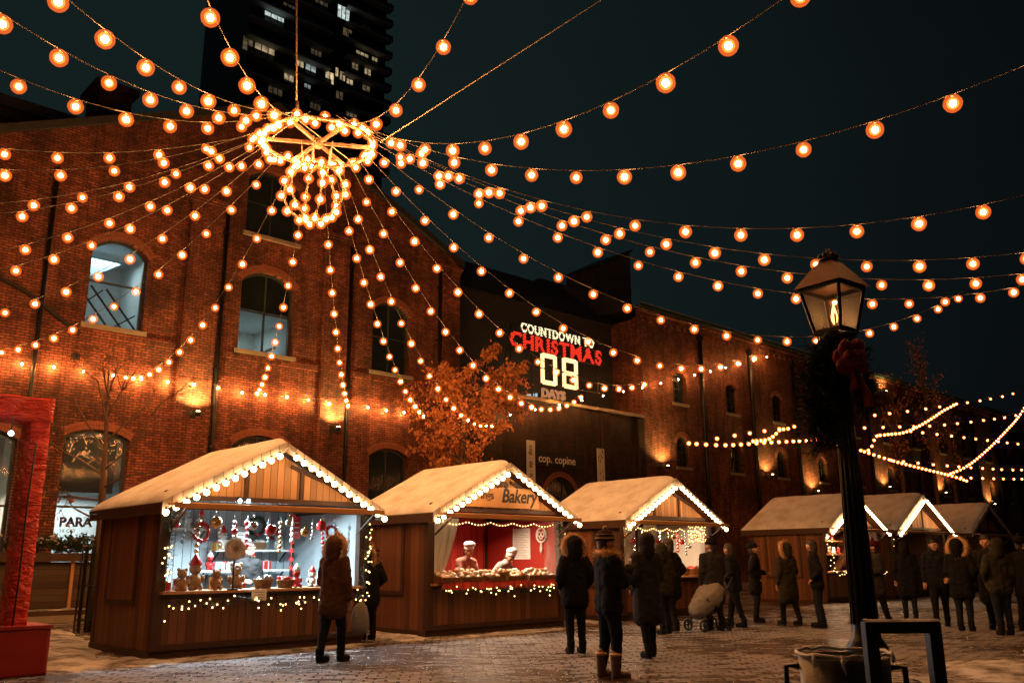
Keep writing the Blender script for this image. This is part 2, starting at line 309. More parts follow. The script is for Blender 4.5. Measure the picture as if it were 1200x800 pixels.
sc.view_settings.view_transform='Standard'; sc.view_settings.look='None'; sc.view_settings.exposure=0; sc.view_settings.gamma=1
sc.cycles.use_denoising=True; sc.cycles.use_light_tree=True; sc.cycles.max_bounces=5; sc.cycles.diffuse_bounces=3; sc.cycles.glossy_bounces=2
sc.cycles.transparent_max_bounces=40; sc.cycles.sample_clamp_indirect=3; sc.cycles.caustics_reflective=False; sc.cycles.caustics_refractive=False; sc.cycles.blur_glossy=.5

# ------------------------------------------------------------------ ground
g=MB(); g.add([(-300,-300,0),(500,-300,0),(500,600,0),(-300,600,0)],[(0,1,2,3)]); tag(g.build('ground',M['ground']),kind='structure')
g=MB(); g.box(-10,120,24.2,27.1,.004,.15); tag(g.build('pavement',M['pave']),kind='structure')
g=MB(); g.box(-10,120,24.02,24.2,.004,.165); tag(g.build('kerb',M['stone']),kind='structure')
def snowpatch(cx,cy,rx,ry,h,seed,rot=0):
    mb=MB(); n=34; r=random.Random(seed); vs=[];fs=[]
    for i in range(n+1):
        for j in range(n+1):
            u=i/n*2-1; v=j/n*2-1; d=math.sqrt(u*u+v*v)+.55*noise.noise(V((u*2.1+seed,v*1.7,0)))+.32*noise.noise(V((u*5+seed,v*5,3)))
            z=h*max(0,1-d*d*1.05)+.02*noise.noise(V((u*9,v*9,seed)))-.012
            x=u*rx; y=v*ry; vs.append((cx+x*cos(rot)-y*sin(rot),cy+x*sin(rot)+y*cos(rot),max(z,-.02) if d<1 else -.02))
    for i in range(n):
        for j in range(n):
            a=i*(n+1)+j; fs.append((a,a+1,a+n+2,a+n+1))
    mb.add(vs,fs,0,True); return mb.build('snow',M['snowg'])
for a in [(5.2,17.6,1.15,4.6,.10,1,-.25),(4.7,14.3,.9,1.6,.05,6,.3),(13.2,3.5,2.6,1.35,.07,2,-.6),(10.3,14.9,.5,1.6,.08,3,0),(15.5,14.8,.6,1.5,.07,4,0),(25.5,13.0,3.2,.8,.07,5,0),(7.2,13.45,2.2,.30,.04,8,0),(12.6,13.35,2.0,.28,.04,9,0)]:
    tag(snowpatch(*a),kind='structure')

# ------------------------------------------------------------------ building kit
def wall_holes(mb,x0,x1,z0,z1,holes,yf,yb,m=0):
    xs=sorted({x0,x1,*[h[0] for h in holes],*[h[1] for h in holes]}); zs=sorted({z0,z1,*[h[2] for h in holes],*[h[3] for h in holes]})
    def hole(i,j):
        if i<0 or j<0 or i>=len(xs)-1 or j>=len(zs)-1: return True
        cx=(xs[i]+xs[i+1])/2; cz=(zs[j]+zs[j+1])/2
        return any(a<cx<b and c<cz<d for a,b,c,d,*_ in holes)
    for i in range(len(xs)-1):
        for j in range(len(zs)-1):
            if hole(i,j): continue
            a,b,c,d=xs[i],xs[i+1],zs[j],zs[j+1]
            for y in (yf,yb): mb.add([(a,y,c),(b,y,c),(b,y,d),(a,y,d)],[(0,1,2,3)],m)
            if hole(i-1,j): mb.add([(a,yf,c),(a,yb,c),(a,yb,d),(a,yf,d)],[(0,1,2,3)],m)
            if hole(i+1,j): mb.add([(b,yf,c),(b,yb,c),(b,yb,d),(b,yf,d)],[(0,1,2,3)],m)
            if hole(i,j-1): mb.add([(a,yf,c),(b,yf,c),(b,yb,c),(a,yb,c)],[(0,1,2,3)],m)
            if hole(i,j+1): mb.add([(a,yf,d),(b,yf,d),(b,yb,d),(a,yb,d)],[(0,1,2,3)],m)
    for h in holes:          # close the corners above a segmental arch
        if len(h)>4 and h[4]>0:
            a,b,c,d,rise=h[:5]; pts=arc(a,b,d-rise,rise); mid=len(pts)//2
            mb.prism([(a,d)]+pts[:mid+1],'y',yf,yb,m); mb.prism(pts[mid:]+[(b,d)],'y',yf,yb,m)
def arc(a,b,zs,rise,n=14,grow=0):
    w=(b-a)/2; R=(w*w+rise*rise)/(2*rise); cx=(a+b)/2; cz=zs+rise-R; t=math.asin(min(1,w/R))
    return [(cx+(R+grow)*sin(-t+2*t*i/n),cz+(R+grow)*cos(-t+2*t*i/n)) for i in range(n+1)]
def arch_bricks(a,b,zs,rise,yf,parent,rows=2):
    mb=MB(); w=(b-a)/2; R=(w*w+rise*rise)/(2*rise); cx=(a+b)/2; cz=zs+rise-R; t=math.asin(min(1,w/R))
    for k in range(rows):
        r0=R+.006+k*.125; n=max(6,int(2*t*r0/.085))
        for i in range(n):
            t0=-t+2*t*(i+.06)/n; t1=-t+2*t*(i+.94)/n; q=.112; pr=.018+.008*random.random()
            mb.prism([(cx+r0*sin(t0),cz+r0*cos(t0)),(cx+(r0+q)*sin(t0),cz+(r0+q)*cos(t0)),(cx+(r0+q)*sin(t1),cz+(r0+q)*cos(t1)),(cx+r0*sin(t1),cz+r0*cos(t1))],'y',yf-pr,yf+.1)
    return mb.build('brick_arch',M['brickp'],parent)
def window(parent,a,b,z0,z1,rise,yf,cols=2,rows=2,fm='frame',pm='pane',deep=.22,sill=True,bar=.035,fr=.07,arch=True):
    y=yf+deep; mb=MB(); e=.003
    mb.box(a+e,a+fr,y,y+.09,z0+e,z1-e); mb.box(b-fr,b-e,y,y+.09,z0+e,z1-e); mb.box(a+fr,b-fr,y,y+.09,z0+e,z0+fr); mb.box(a+fr,b-fr,y,y+.09,z1-fr,z1-e)
    for i in range(1,cols): x=a+(b-a)*i/cols; mb.box(x-bar/2,x+bar/2,y+.01,y+.07,z0+fr,z1-fr)
    for j in range(1,rows): z=z0+(z1-z0)*j/rows; mb.box(a+fr,b-fr,y+.015,y+.065,z-bar/2,z+bar/2)
    if rise>0 and arch:
        pts=arc(a+e,b-e,z1-rise,rise-.01); p2=arc(a+e,b-e,z1-rise,rise-.01,grow=-fr)
        for i in range(len(pts)-1): mb.prism([pts[i],pts[i+1],p2[i+1],p2[i]],'y',y-.012,y+.08)
    o=mb.build('window',M[fm],parent)
    g=MB(); g.box(a+.01,b-.01,y+.035,y+.043,z0+.01,z1-.01); g.build('pane',M[pm],o)
    if sill:
        s=MB(); s.box(a-.12,b+.12,yf-.09,yf+deep-.003,z0-.14,z0-.002); s.build('sill',M['stone'],o)
    if rise>0: arch_bricks(a,b,z1-rise,rise,yf,parent)
    return o
def room(parent,a,b,z0,z1,y0,y1,mat):
    mb=MB()
    for vs in ([(a,y1,z0),(b,y1,z0),(b,y1,z1),(a,y1,z1)],[(a,y0,z0),(a,y1,z0),(a,y1,z1),(a,y0,z1)],[(b,y0,z0),(b,y1,z0),(b,y1,z1),(b,y0,z1)],[(a,y0,z0),(b,y0,z0),(b,y1,z0),(a,y1,z0)],[(a,y0,z1),(b,y0,z1),(b,y1,z1),(a,y1,z1)]): mb.add(vs,[(0,1,2,3)])
    return mb.build('room',mat,parent)
def text_mesh(name,body,size,loc,rot,mat,parent=None,extr=.01,bold=0,align='LEFT',sx=1):
    cu=bpy.data.curves.new(name,'FONT'); cu.body=body; cu.size=size; cu.extrude=extr; cu.offset=bold; cu.align_x=align; cu.resolution_u=4
    t=bpy.data.objects.new(name,cu); COL.objects.link(t); dg=bpy.context.evaluated_depsgraph_get(); dg.update()
    me=bpy.data.meshes.new_from_object(t.evaluated_get(dg)); bpy.data.objects.remove(t); me.name=name
    me.materials.clear(); me.materials.append(mat); o=bpy.data.objects.new(name,me); COL.objects.link(o)
    o.location=loc; o.rotation_euler=rot; o.scale=(sx,1,1)
    if parent: o.parent=parent
    return o
UP=(pi/2,0,0)

# ------------------------------------------------------------------ gabled brick building on the left
B=thing('gabled_brick_building','tall gabled brick building with two lit arched windows, behind the light ring','building',(0,0,0))
wins=[(8.12,9.82,8.35,11.15,.45),(12.98,15.0,8.33,11.2,.45),(18.35,20.1,8.35,11.15,.45),(13.0,14.98,12.5,14.95,.4),(7.93,9.77,.75,5.22,.25),(13.05,14.98,1.0,5.5,.35),(18.37,20.14,1.0,5.48,.3),(5.15,6.75,.9,5.0,.25)]
mb=MB(); wall_holes(mb,-6,22.54,.005,12.9,[h for h in wins if h[3]<12]+[(12.98,15.0,12.4,12.9)],27,27.45)
# gable above 12.9 m, left and right of the attic window, and over it
def gz(x): return 13.5+(min(x-5.26,22.54-x))*.452
mb.prism([(5.26,12.9),(12.98,12.9),(12.98,gz(12.98)),(5.26,13.5)],'y',27,27.45); mb.prism([(15.0,12.9),(22.54,12.9),(22.54,13.5),(15.0,gz(15.0))],'y',27,27.45)
mb.prism([(12.98,14.95),(15.0,14.95),(15.0,gz(15.0)),(13.9,gz(13.9)),(12.98,gz(12.98))],'y',27,27.45)
pts=arc(12.98,15.0,14.55,.4); mb.prism([(12.98,14.95)]+pts[:8],'y',27.002,27.448); mb.prism(pts[7:]+[(15.0,14.95)],'y',27.002,27.448)
mb.box(22.1,22.54,27.452,44,0,13.4); mb.box(-6,-5.6,27.452,44,0,12.8); mb.build('wall',M['brick'],B)
for a,b in ((3.9,4.8),(11.0,12.12),(16.15,17.14),(21.62,22.53)):
    p=MB(); p.box(a,b,26.86,27.05,.15,12.95)
    for k in range(3): p.box(a-.04-.05*k,b+.04+.05*k,26.855-.035*k,27.04,12.96+.10*k,13.055+.10*k)
    p.build('pilaster',M['brick'],B)
p=MB()
for a,b in ((6.95,11.0),(12.12,16.15),(17.14,21.62)): p.box(a+.003,b-.003,26.95,27.04,7.98,8.16)
p.build('belt_course',M['brick'],B)
p=MB(); 
for s_ in (-1,1):
    xa=5.0 if s_<0 else 22.8; p.prism([(xa,13.5-.12),(13.9,gz(13.9)+.02),(13.9,gz(13.9)+.28),(xa,13.5+.14)],'y',26.86,27.5)
p.build('gable_coping',M['slate'],B)
p=MB(); p.prism([(5.0,13.45),(13.9,17.35),(22.8,13.45),(13.9,17.1)],'y',27.5,46); p.build('roof',M['slate'],B)
for x in (6.88,12.28,17.28,21.5):
    p=MB(); p.tube([(x,26.9,.15),(x,26.9,12.9)],.065,8)
    for z in (2.5,5,7.5,10,12.2): p.box(x-.09,x+.09,26.84,27.02,z-.04,z+.04)
    p.build('drainpipe',M['dark'],B)
p=MB(); p.bar((6.4,26.85,8.95),(8.0,26.85,7.95),.09,.09); p.bar((4.6,26.85,9.6),(6.4,26.85,8.95),.09,.09); p.build('conduit',M['dark'],B)
for i,h in enumerate(wins):
    a,b,z0,z1,r=h; lit=i in (0,1)
    o=window(B,a,b,z0,z1,r,27,cols=1 if i in(0,4,7) else 2,rows=2,pm='pane' if i in (0,1,4,7) else 'paned',arch=True,bar=.06,sill=i not in (4,5,6,7))
    if i==0:
        room(o,a-.3,b+.3,z0-.2,z1+.1,27.46,30.2,M['room'])
        area('office_lamp',((a+b)/2,28.7,z1-.15),1.2,.6,95,(.74,.96,1.0),parent=o)
        st=MB()
        for k in range(3): st.bar((a-.1+.5*k,28.0+.1*k,z0+1.5),(a+1.25+.5*k,28.0+.1*k,z0-.1),.05,.05)
        st.bar((a-.1,28.05,z0+.55),(a+.75,28.05,z0+1.4),.04,.04); st.bar((a+.7,28.05,z0-.1),(b+.1,28.05,z0+.75),.04,.04); st.build('stair_rail',M['frame'],o)
        pp=MB(); pp.prism([(a-.2,z1-.1),(b-.1,z1-.1),(a+.2,z0+1.75),(a-.2,z0+1.75)],'y',28.9,28.95); pp.build('sloping_ceiling',M['blue'],o)
    elif i==1:
        room(o,a-.3,b+.3,z0-.2,z0+1.55,27.46,30.5,M['room']); area('office_lamp',((a+b)/2,29.3,z0+1.45),1.0,.8,48,(.72,.95,.95),parent=o)
        pp=MB(); pp.box(a,a+.55,29.0,29.9,z0-.1,z0+.75); pp.box(a+.95,a+1.25,30.40,30.46,z0+.3,z0+.85); pp.build('cabinet',M['dark'],o)
        pp=MB(); pp.bar((a+1.0,28.4,z0),(b+.1,28.4,z0+.62),.07,.09); pp.build('handrail',M['white'],o)
        pp=MB(); pp.box(a-.3,b+.3,27.5,30.5,z0+1.56,z0+1.66); pp.build('ceiling_slab',M['dark'],o)
    elif i in (4,7):
        room(o,a-.3,b+.3,z0-.2,z1+.1,27.46,29.6,M['room']); area('shop_lamp',((a+b)/2,28.6,3.35),1.2,.8,190,(1,.80,.58) if i==7 else (.86,.97,.95),parent=o)
        if i==7: continue  # leftmost lit window is added in place of a pale lit wall
        pp=MB(); pp.box(a+.05,b-.05,27.9,29.5,3.45,3.55); pp.box(a+.05,b-.05,27.9,27.94,3.55,5.1); pp.build('mezzanine',M['roomd'],o)
        if i==4:
            text_mesh('shop_lettering','PARA',.36,(8.12,27.235,2.44),UP,M['ink'],o,.004,.014)
            text_mesh('small_lettering','I E C O',.13,(8.16,27.235,2.27),UP,M['ink'],o,.003,.002)
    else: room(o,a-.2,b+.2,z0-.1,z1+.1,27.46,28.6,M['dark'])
# ------------------------------------------------------------------ dark low building with the countdown, warehouse, tower
B=thing('low_dark_building','low dark brick shop building with a flat parapet, carrying the countdown letters','building')
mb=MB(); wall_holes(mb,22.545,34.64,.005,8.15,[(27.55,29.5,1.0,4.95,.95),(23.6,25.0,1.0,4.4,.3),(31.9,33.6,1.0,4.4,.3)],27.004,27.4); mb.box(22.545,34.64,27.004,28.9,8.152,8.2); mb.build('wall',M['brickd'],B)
p=MB(); p.box(22.56,34.62,26.93,27.3,8.205,8.36); p.build('parapet_coping',M['stone'],B)
p=MB(); p.box(22.55,34.63,28.9,29.3,8.2,13.3); p.build('set_back_storey',M['slate'],B)
p=MB(); p.prism([(28.6,13.25),(32.0,16.0),(32.4,16.0),(36,13.2)],'x',22.6,41); p.build('roof',M['slate'],B)
for h in ((27.55,29.5,1.0,4.95,.95),(23.6,25.0,1.0,4.4,.3),(31.9,33.6,1.0,4.4,.3)):
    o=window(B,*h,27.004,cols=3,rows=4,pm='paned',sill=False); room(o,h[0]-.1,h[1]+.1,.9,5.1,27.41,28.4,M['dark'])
for x in (22.95,31.6,34.3):
    p=MB(); p.box(x-.22,x+.22,26.9,27.05,.15,8.1); p.build('pilaster',M['brickd'],B)
sg=thing('shop_sign','black shop sign board with pale lettering above the arched shop window','sign',(26.95,26.98,5.35))
p=MB(); p.box(0,3.1,-.05,.02,0,.62); p.build('sign_board',M['ink'],sg)
text_mesh('lettering','cop.',.5,(.12,-.06,.18),UP,M['paper'],sg,.006,.006); text_mesh('lettering','copine',.5,(1.14,-.06,.18),UP,M['paper'],sg,.006,.006)
for x,txt,lab in ((26.32,'cop . de . n',"tall narrow pale banner left of the shop sign, with dark upright lettering"),(30.88,'Ch y ld n',"tall narrow pale banner with dark scrawled marks, right of the shop sign")):
    t=thing('hanging_banner',lab,'banner',(x,26.9,3.9),group='banners on the dark shop front')
    bc=MB(); bc.box(0,.5,-.03,0,0,2.5)
    if x<30: bc.build('banner_cloth',M['white'],t)
    p=MB(); p.bar((-.05,-.015,2.53),(.55,-.015,2.53),.03,.03); p.bar((.25,-.015,2.53),(.25,.15,2.53),.03,.03); p.build('banner_rod',M['dark'],t); p=MB(); p.bar((-.05,-.015,-.03),(.55,-.015,-.03),.03,.03); p.build('banner_rod',M['dark'],t)
    if x<30: text_mesh('lettering',txt,.30,(.16,-.034,2.3),(pi/2,pi/2,0),M['ink'],t,.002,.004)
    else:
        p=bc; r=random.Random(3)
        for k in range(26): 
            xx=r.uniform(.08,.42); zz=r.uniform(.1,2.4); a=r.uniform(0,pi); l=r.uniform(.04,.16); p.bar((xx-l*cos(a)/2,-.034,zz-l*sin(a)/2),(xx+l*cos(a)/2,-.034,zz+l*sin(a)/2),.006,.035,1)
        p.build('banner_cloth',[M['white'],M['ink']],t)
p=MB()
t=thing('roof_cupola','dark lean-to roof turret standing above the ridge behind the countdown','turret',(35.9,31.0,15.2))
p=MB(); p.prism([(0,0),(3.2,0),(3.2,3.85),(0,2.2)],'y',0,2.2); p.build('turret_wall',M['slate'],t)
p=MB(); p.prism([(-.15,2.13),(3.3,3.92),(3.3,4.04),(-.15,2.25)],'y',-.15,2.35); p.build('turret_roof',M['dark'],t)

cd=thing('countdown_sign','lit countdown to Christmas letters with big white digits standing on the dark parapet','sign',(25.3,26.95,8.37))
p=MB()
for x in (.3,1.6,3.0,4.6,6.0): p.tube([(x,.12,0),(x,.12,3.2)],.035,6); p.tube([(x,.12,2.6),(x,1.2,0)],.025,6)
for z in (.7,2.05,2.75,3.15): p.tube([(-.05,.12,z),(6.35,.12,z)],.03,6)
p.build('sign_frame',M['dark'],cd)
def dotted(body,size,x,z,width,mat,spacing,r,backing,bold):
    rot=UP; gl=[]; cx=0
    for ch in body:
        if ch==' ': cx+=size*.32; continue
        o=text_mesh('letter',ch,size,(0,0,0),UP,backing,cd,.02,bold); me=o.data
        xa=min(v.co.x for v in me.vertices); xb=max(v.co.x for v in me.vertices); me.transform(Matrix.Translation((-xa,0,0))); gl.append((o,cx,xb-xa)); cx+=xb-xa+size*.075
    f=width/(cx-size*.075)
    for o,x0,ww in gl:
        me=o.data; me.calc_loop_triangles(); tris=[[me.vertices[i].co.copy() for i in t.vertices] for t in me.loop_triangles]
        tris=[t for t in tris if all(abs(v.z-.02)<1e-4 for v in t)]; mb=MB(); ya=min(v.co.y for v in me.vertices); yb=max(v.co.y for v in me.vertices); j=0; yy=ya+r*.6
        while yy<yb:
            xx=r*.6+(spacing/2 if j%2 else 0)
            while xx<ww:
                for a,b,c in tris:
                    d=(b.y-c.y)*(a.x-c.x)+(c.x-b.x)*(a.y-c.y)
                    if abs(d)<1e-12: continue
                    l1=((b.y-c.y)*(xx-c.x)+(c.x-b.x)*(yy-c.y))/d; l2=((c.y-a.y)*(xx-c.x)+(a.x-c.x)*(yy-c.y))/d
                    if l1>=0 and l2>=0 and l1+l2<=1: mb.ball((xx,yy,.035),r,6,4); break
                xx+=spacing
            yy+=spacing*.86; j+=1
        if mb.v: mb.build('letter_bulbs',mat,o)
        o.location=(x+x0*f,0,z); o.scale=(f,1,1)
M['cwhite']=emis('countdown_white_bulbs',(1.0,.86,.52),2.2); M['cred']=emis('countdown_red_bulbs',(1.0,.045,.02),1.7); M['cdig']=emis('digit_light_tubes',(1.0,.60,.25),2.2)
M['cbackw']=simple('countdown_letter_tin',(.30,.26,.16),.5); M['cbackr']=simple('countdown_red_tin',(.30,.02,.02),.5); M['days']=emis('days_painted_light',(.62,.25,.10),.8)  # weak emission stands in for light falling on the DAYS letters
dotted('COUNTDOWN TO',.56,.8,2.83,4.85,M['cwhite'],.072,.024,M['cbackw'],.022)
dotted('CHRISTMAS',.92,.12,2.08,6.05,M['cred'],.085,.028,M['cbackr'],.035)
def digit(x,segs):
    mb=MB(); W=1.0;H=1.42;t=.19
    S={'a':(t*.6,W-t*.6,H-t,H),'d':(t*.6,W-t*.6,0,t),'g':(t*.6,W-t*.6,H/2-t/2,H/2+t/2),'f':(0,t,H/2+.03,H-.05),'b':(W-t,W,H/2+.03,H-.05),'e':(0,t,.05,H/2-.03),'c':(W-t,W,.05,H/2-.03),'h':(W-t-.004,W+.14,H/2-.07,H/2+.07)}
    for q in segs:
        a,b,c,d=S[q]; mb.box(a,b,-.06,0,c,d)
    o=mb.build('digit',M['cdig'],cd); o.location=(x,0,.62)
digit(2.02,'adfbech'); digit(3.42,'adgfbec')
text_mesh('days_lettering','DAYS',.54,(2.05,0,.06),UP,M['days'],cd,.04,.018,sx=1.15)
sk=thing('lit_roof_light','small pale glowing roof light beside the DAYS letters','roof light',(27.0,27.6,8.21))
p=MB(); p.prism([(0,0),(.75,0),(.75,.5),(.35,.42),(0,.12)],'y',0,.4); p.build('glazing',emis('roof_light_glow',(.60,.85,.95),.7),sk); p=MB(); p.bar((.33,-.015,0),(.36,-.015,.42),.03,.03); p.bar((.55,-.015,0),(.56,-.015,.46),.03,.03); p.build('glazing_bar',M['frame'],sk)

B=thing('long_brick_warehouse','long two-storey brick warehouse with small arched windows and a bright eaves gutter, on the right','building')
cent=[37.78+4.93*k for k in range(13)]; hs=[]
for x in cent: hs+= [(x-.58,x+.58,9.3,10.95,.25),(x-.55,x+.55,5.98,7.58,.42)]
mb=MB(); wall_holes(mb,34.65,102,.005,13.5,hs,27,27.45); mb.box(34.65,35.05,27.452,40,.005,13.4); mb.build('wall',M['brick2'],B)
p=MB(); p.box(34.6,102,26.88,27.2,13.51,13.72); p.box(34.6,102,26.80,27.2,13.722,13.9)
for k in range(110):
    x=34.8+k*.61; p.box(x,x+.2,26.90,27.1,13.3,13.508)
p.build('cornice',M['brick2'],B)
p=MB(); p.prism([(26.70,13.95),(26.74,13.95),(26.74,14.12),(26.70,14.12)],'x',34.4,102); p.prism([(26.742,13.95),(26.9,13.95),(26.9,13.98),(26.742,13.98)],'x',34.4,102); p.build('gutter',M['teal'],B)
p=MB(); p.tube([(34.4,26.715,14.135),(102,26.715,14.135)],.022,6); p.build('gutter_lip',M['metal'],B)
p=MB(); p.prism([(26.9,13.985),(34,17.2),(34.3,17.2),(41,13.98)],'x',34.5,102); p.build('roof',M['slate'],B)
for k in range(13):
    x=39.75+4.93*k; p=MB(); p.tube([(x,26.9,.15),(x,26.9,13.3)],.11,8); p.box(x-.16,x+.16,26.80,27.0,13.0,13.28); p.build('drainpipe',M['dark'],B)
r_=random.Random(5)
M['litpane']=emis('dim_lit_pane',(1,.72,.42),.22)
for i,h in enumerate(hs):
    o=window(B,*h,27,cols=3,rows=4,pm='paned',bar=.03,deep=.2); 
    q=MB(); q.box(h[0]-.05,h[1]+.05,27.46,27.5,h[2]-.05,h[3]+.05); q.build('blind',M['roomd'] if r_.random()<.5 else M['dark'],o)
B=thing('dark_rear_warehouse','dark flat-topped building rising behind the gabled brick building at far left','building',(-14,32,0))
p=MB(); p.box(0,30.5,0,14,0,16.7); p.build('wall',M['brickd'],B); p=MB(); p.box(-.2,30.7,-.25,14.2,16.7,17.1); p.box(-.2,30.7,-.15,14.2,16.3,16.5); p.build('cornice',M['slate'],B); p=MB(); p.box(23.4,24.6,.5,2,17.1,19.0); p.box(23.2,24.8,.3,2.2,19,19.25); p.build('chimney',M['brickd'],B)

T=thing('apartment_tower','dark high-rise apartment tower with a few lit windows, behind the light ring','tower',(44,110,0))
p=MB(); p.box(7.2,22.1,0,16,0,112); p.box(22.101,32.7,1.6,18,0,112); p.build('wall',simple('dark_curtain_wall',(.018,.022,.026),.35,var=.3,scale=.4),T)
for k in range(16):
    z=64.0+3.05*k; p=MB(); p.box(6.6,20.6,-1.5,-.005,z,z+.28); p.box(6.6,20.6,-1.5,-1.44,z+.28,z+1.15,1); p.box(24.4,33.2,.2,1.595,z-1.3,z-1.02); p.box(24.4,33.2,.2,.26,z-1.02,z-.2,1)
    p.build('balcony',[simple('tower_concrete',(.30,.32,.33),.8) if k==0 else bpy.data.materials['tower_concrete'],M['paned']],T)
    for x in (9.2,13.2,17.6,26.6,30.4):
        q=MB(); y0=0 if x<22 else 1.6; dz=0 if x<22 else -1.3; q.box(x-1.5,x+1.5,y0-.03,y0-.004,z+.3+dz,z+2.5+dz); q.build('window',M['paned'],T)
lw=[(55.1,3.3,81.1,2.1,1),(53.9,3.3,75.6,2.3,.45),(51.2,1.7,75.4,2.1,.12),(59.8,1.4,75.7,1.6,.7),(61.7,1.9,75.5,1.7,.55),(65.1,1.6,75.5,1.9,.9),(58.1,1.7,72.6,1.7,.5),(61.3,1.2,72.3,1.0,.35),(68.1,2.4,89.3,2.3,1),(72.6,1.7,88.3,1.1,.3),(72.0,2.5,82.9,1.4,.45),(74.5,1.2,83.1,1.3,.4),(67.0,1.3,78.1,1.5,.7),(68.4,1.1,77.8,1.5,.6),(70.7,1.3,80.3,1.5,.25),(73.2,1.3,80.3,1.4,.6),(69.8,1.3,77.2,1.1,.6),(70.4,2.1,72.0,1.5,.16),(57.5,2.2,84.2,1.6,.06),(63.0,2.4,87.4,1.7,.08),(54.2,2.0,87.4,1.6,.05),(62.5,2.0,78.4,1.6,.07),(56.0,2.4,69.5,1.6,.06),(62.8,2.0,69.5,1.6,.05),(69.0,1.8,86.0,1.4,.10),(73.0,1.6,77.2,1.3,.12),(68.0,1.4,74.2,1.3,.08),(73.4,1.5,91.0,1.4,.10)]  # dim windows ending the list are added to lift the dark tower
def litwin(name,col,st):
    m,nt,out=newmat(name); e=N(nt,'Emission',Strength=st); tc=N(nt,'TexCoord'); no=N(nt,'TexNoise',Scale=1.6,Detail=2.0); L(nt,tc.outputs['Object'],no.inputs['Vector'])
    r=N(nt,'ValToRGB'); r.color_ramp.elements[0].position=.35; r.color_ramp.elements[0].color=c4([x*.35 for x in col]); r.color_ramp.elements[1].position=.65; r.color_ramp.elements[1].color=c4(col); L(nt,no.outputs['Fac'],r.inputs[0]); L(nt,r.outputs[0],e.inputs[0]); L(nt,e.outputs[0],out.inputs[0]); return m
for i,(x,ww,z,h,st) in enumerate(lw):
    y0=0 if x<66 else 1.6; q=MB(); q.box(x-44-ww/2,x-44+ww/2,y0-.06,y0-.035,z-h/2,z+h/2); cool=i in (0,4,8,7)
    o=q.build('lit_window',litwin('lit_flat_%d'%i,(.72,.85,.80) if cool else (1,.74,.42),st*1.0),T)
    q=MB(); n=2 if ww<2 else 3
    for k in range(n+1): xx=x-44-ww/2+ww*k/n; q.box(xx-.06,xx+.06,y0-.12,y0-.062,z-h/2,z+h/2)
    q.build('mullion',M['frame'],o)
# wall sconces that wash the brick upwards
for x,zz,lab in ((11.56,5.94,'small bright wall lamp washing the brick pilaster left of the first stall roof'),(16.65,5.94,'small bright wall lamp washing the brick pilaster above the gift stall roof'),(35.87,5.86,'small wall lamp at the left end of the long warehouse, above the third stall'),(45.75,6.0,'small wall lamp on the warehouse left of the lamp post, between arched windows'),(50.93,5.3,'bright wall lamp just above the fourth stall roof, left of the lamp post'),(61.05,6.05,'small wall lamp on the warehouse just right of the lamp post'),(70.81,6.1,'small wall lamp on the warehouse above the small gable of lights'),(81.03,5.6,'small wall lamp on the warehouse at far right above the last roof'),(62.2,12.9,'small wall lamp under the warehouse gutter right of the red bow')):
    yw=26.86 if x<20 else 27.0
    t=thing('wall_sconce',lab,'wall lamp',(x,yw,zz),group='wall lamps on the brick fronts')
    p=MB(); p.box(-.10,.10,-.03,-.002,-.14,.10); p.bar((0,-.02,-.06),(0,-.42,-.06),.03,.03); p.lathe([(.02,-.1),(.09,-.08),(.12,.03),(.105,.03),(.08,-.06)],(0,-.42,0),12); p.build('bracket',M['dark'],t)
    p=MB(); p.ball((0,-.42,.02),.075,10,6,sz=.7); p.build('lamp',M['sconce'],t)
    big=x<20
    point('wash',(0,-.40,.12),650 if big else 380,(1.0,.56,.15),.05,t,spot=150,rot=(pi*1.0,0,0))
# ------------------------------------------------------------------ festoon bulbs
def bulb_mesh(name,rc,rs,core,drop=.11,inner=0,shell='shell'):
    mb=MB(); mb.ball((0,0,0),rc,8,6,0)
    if rs: mb.ball((0,0,0),rs,12,8,1)
    if inner: mb.ball((0,0,0),inner,10,8,3)
    mb.lathe([(.012,rs*.8 if rs else rc*.8),(.026,(rs or rc)*.85),(.024,drop-.02),(.008,drop)],(0,0,0),8,2)
    me=MB.build(mb,name,[M[core],M[shell],M['dark'],M['shell2']]); d=me.data; bpy.data.objects.remove(me); return d
BULB=bulb_mesh('bulb',.036,.100,'core',inner=.064); BULB2=bulb_mesh('bulb',.033,.092,'dcore',inner=.056); BULB3=bulb_mesh('bulb',.040,.104,'core',inner=.072); ROWB=bulb_mesh('row_bulb',.032,.06,'rcore',.09); GBULB=bulb_mesh('gable_bulb',.050,0,'gcore',.08); SBULB=bulb_mesh('small_bulb',.026,.070,'score',.10,shell='shell3')
fm=MB(); fm.ball((0,0,0),.014,6,4); FAIRY=fm.build('fairy_bulb',M['fairy']); fd=FAIRY.data; bpy.data.objects.remove(FAIRY); FAIRY=fd
def put(name,me,parent,p,rot=None):
    o=bpy.data.objects.new(name,me); COL.objects.link(o); o.parent=parent; o.location=p
    if rot: o.rotation_euler=rot
    return o
rb=random.Random(11)
def string_thing(name,label,group,cable,bulbs,me,drop=.11,r=.0075,cat='string lights',bname='bulb',wire='wire'):
    o=V(cable[0]); t=thing(name,label,cat,o,0,group)
    mb=MB(); mb.tube([V(p)-o for p in cable],r,5); mb.build('cable',M[wire],t)
    for p in bulbs: put(bname,(rb.choice((BULB,BULB,BULB,BULB2,BULB3)) if me is BULB else me),t,V(p)-o,(rb.uniform(-.12,.12),rb.uniform(-.12,.12),rb.uniform(0,6)))
    return t
RC=V((7.729,13.344,8.962)); RR=1.0
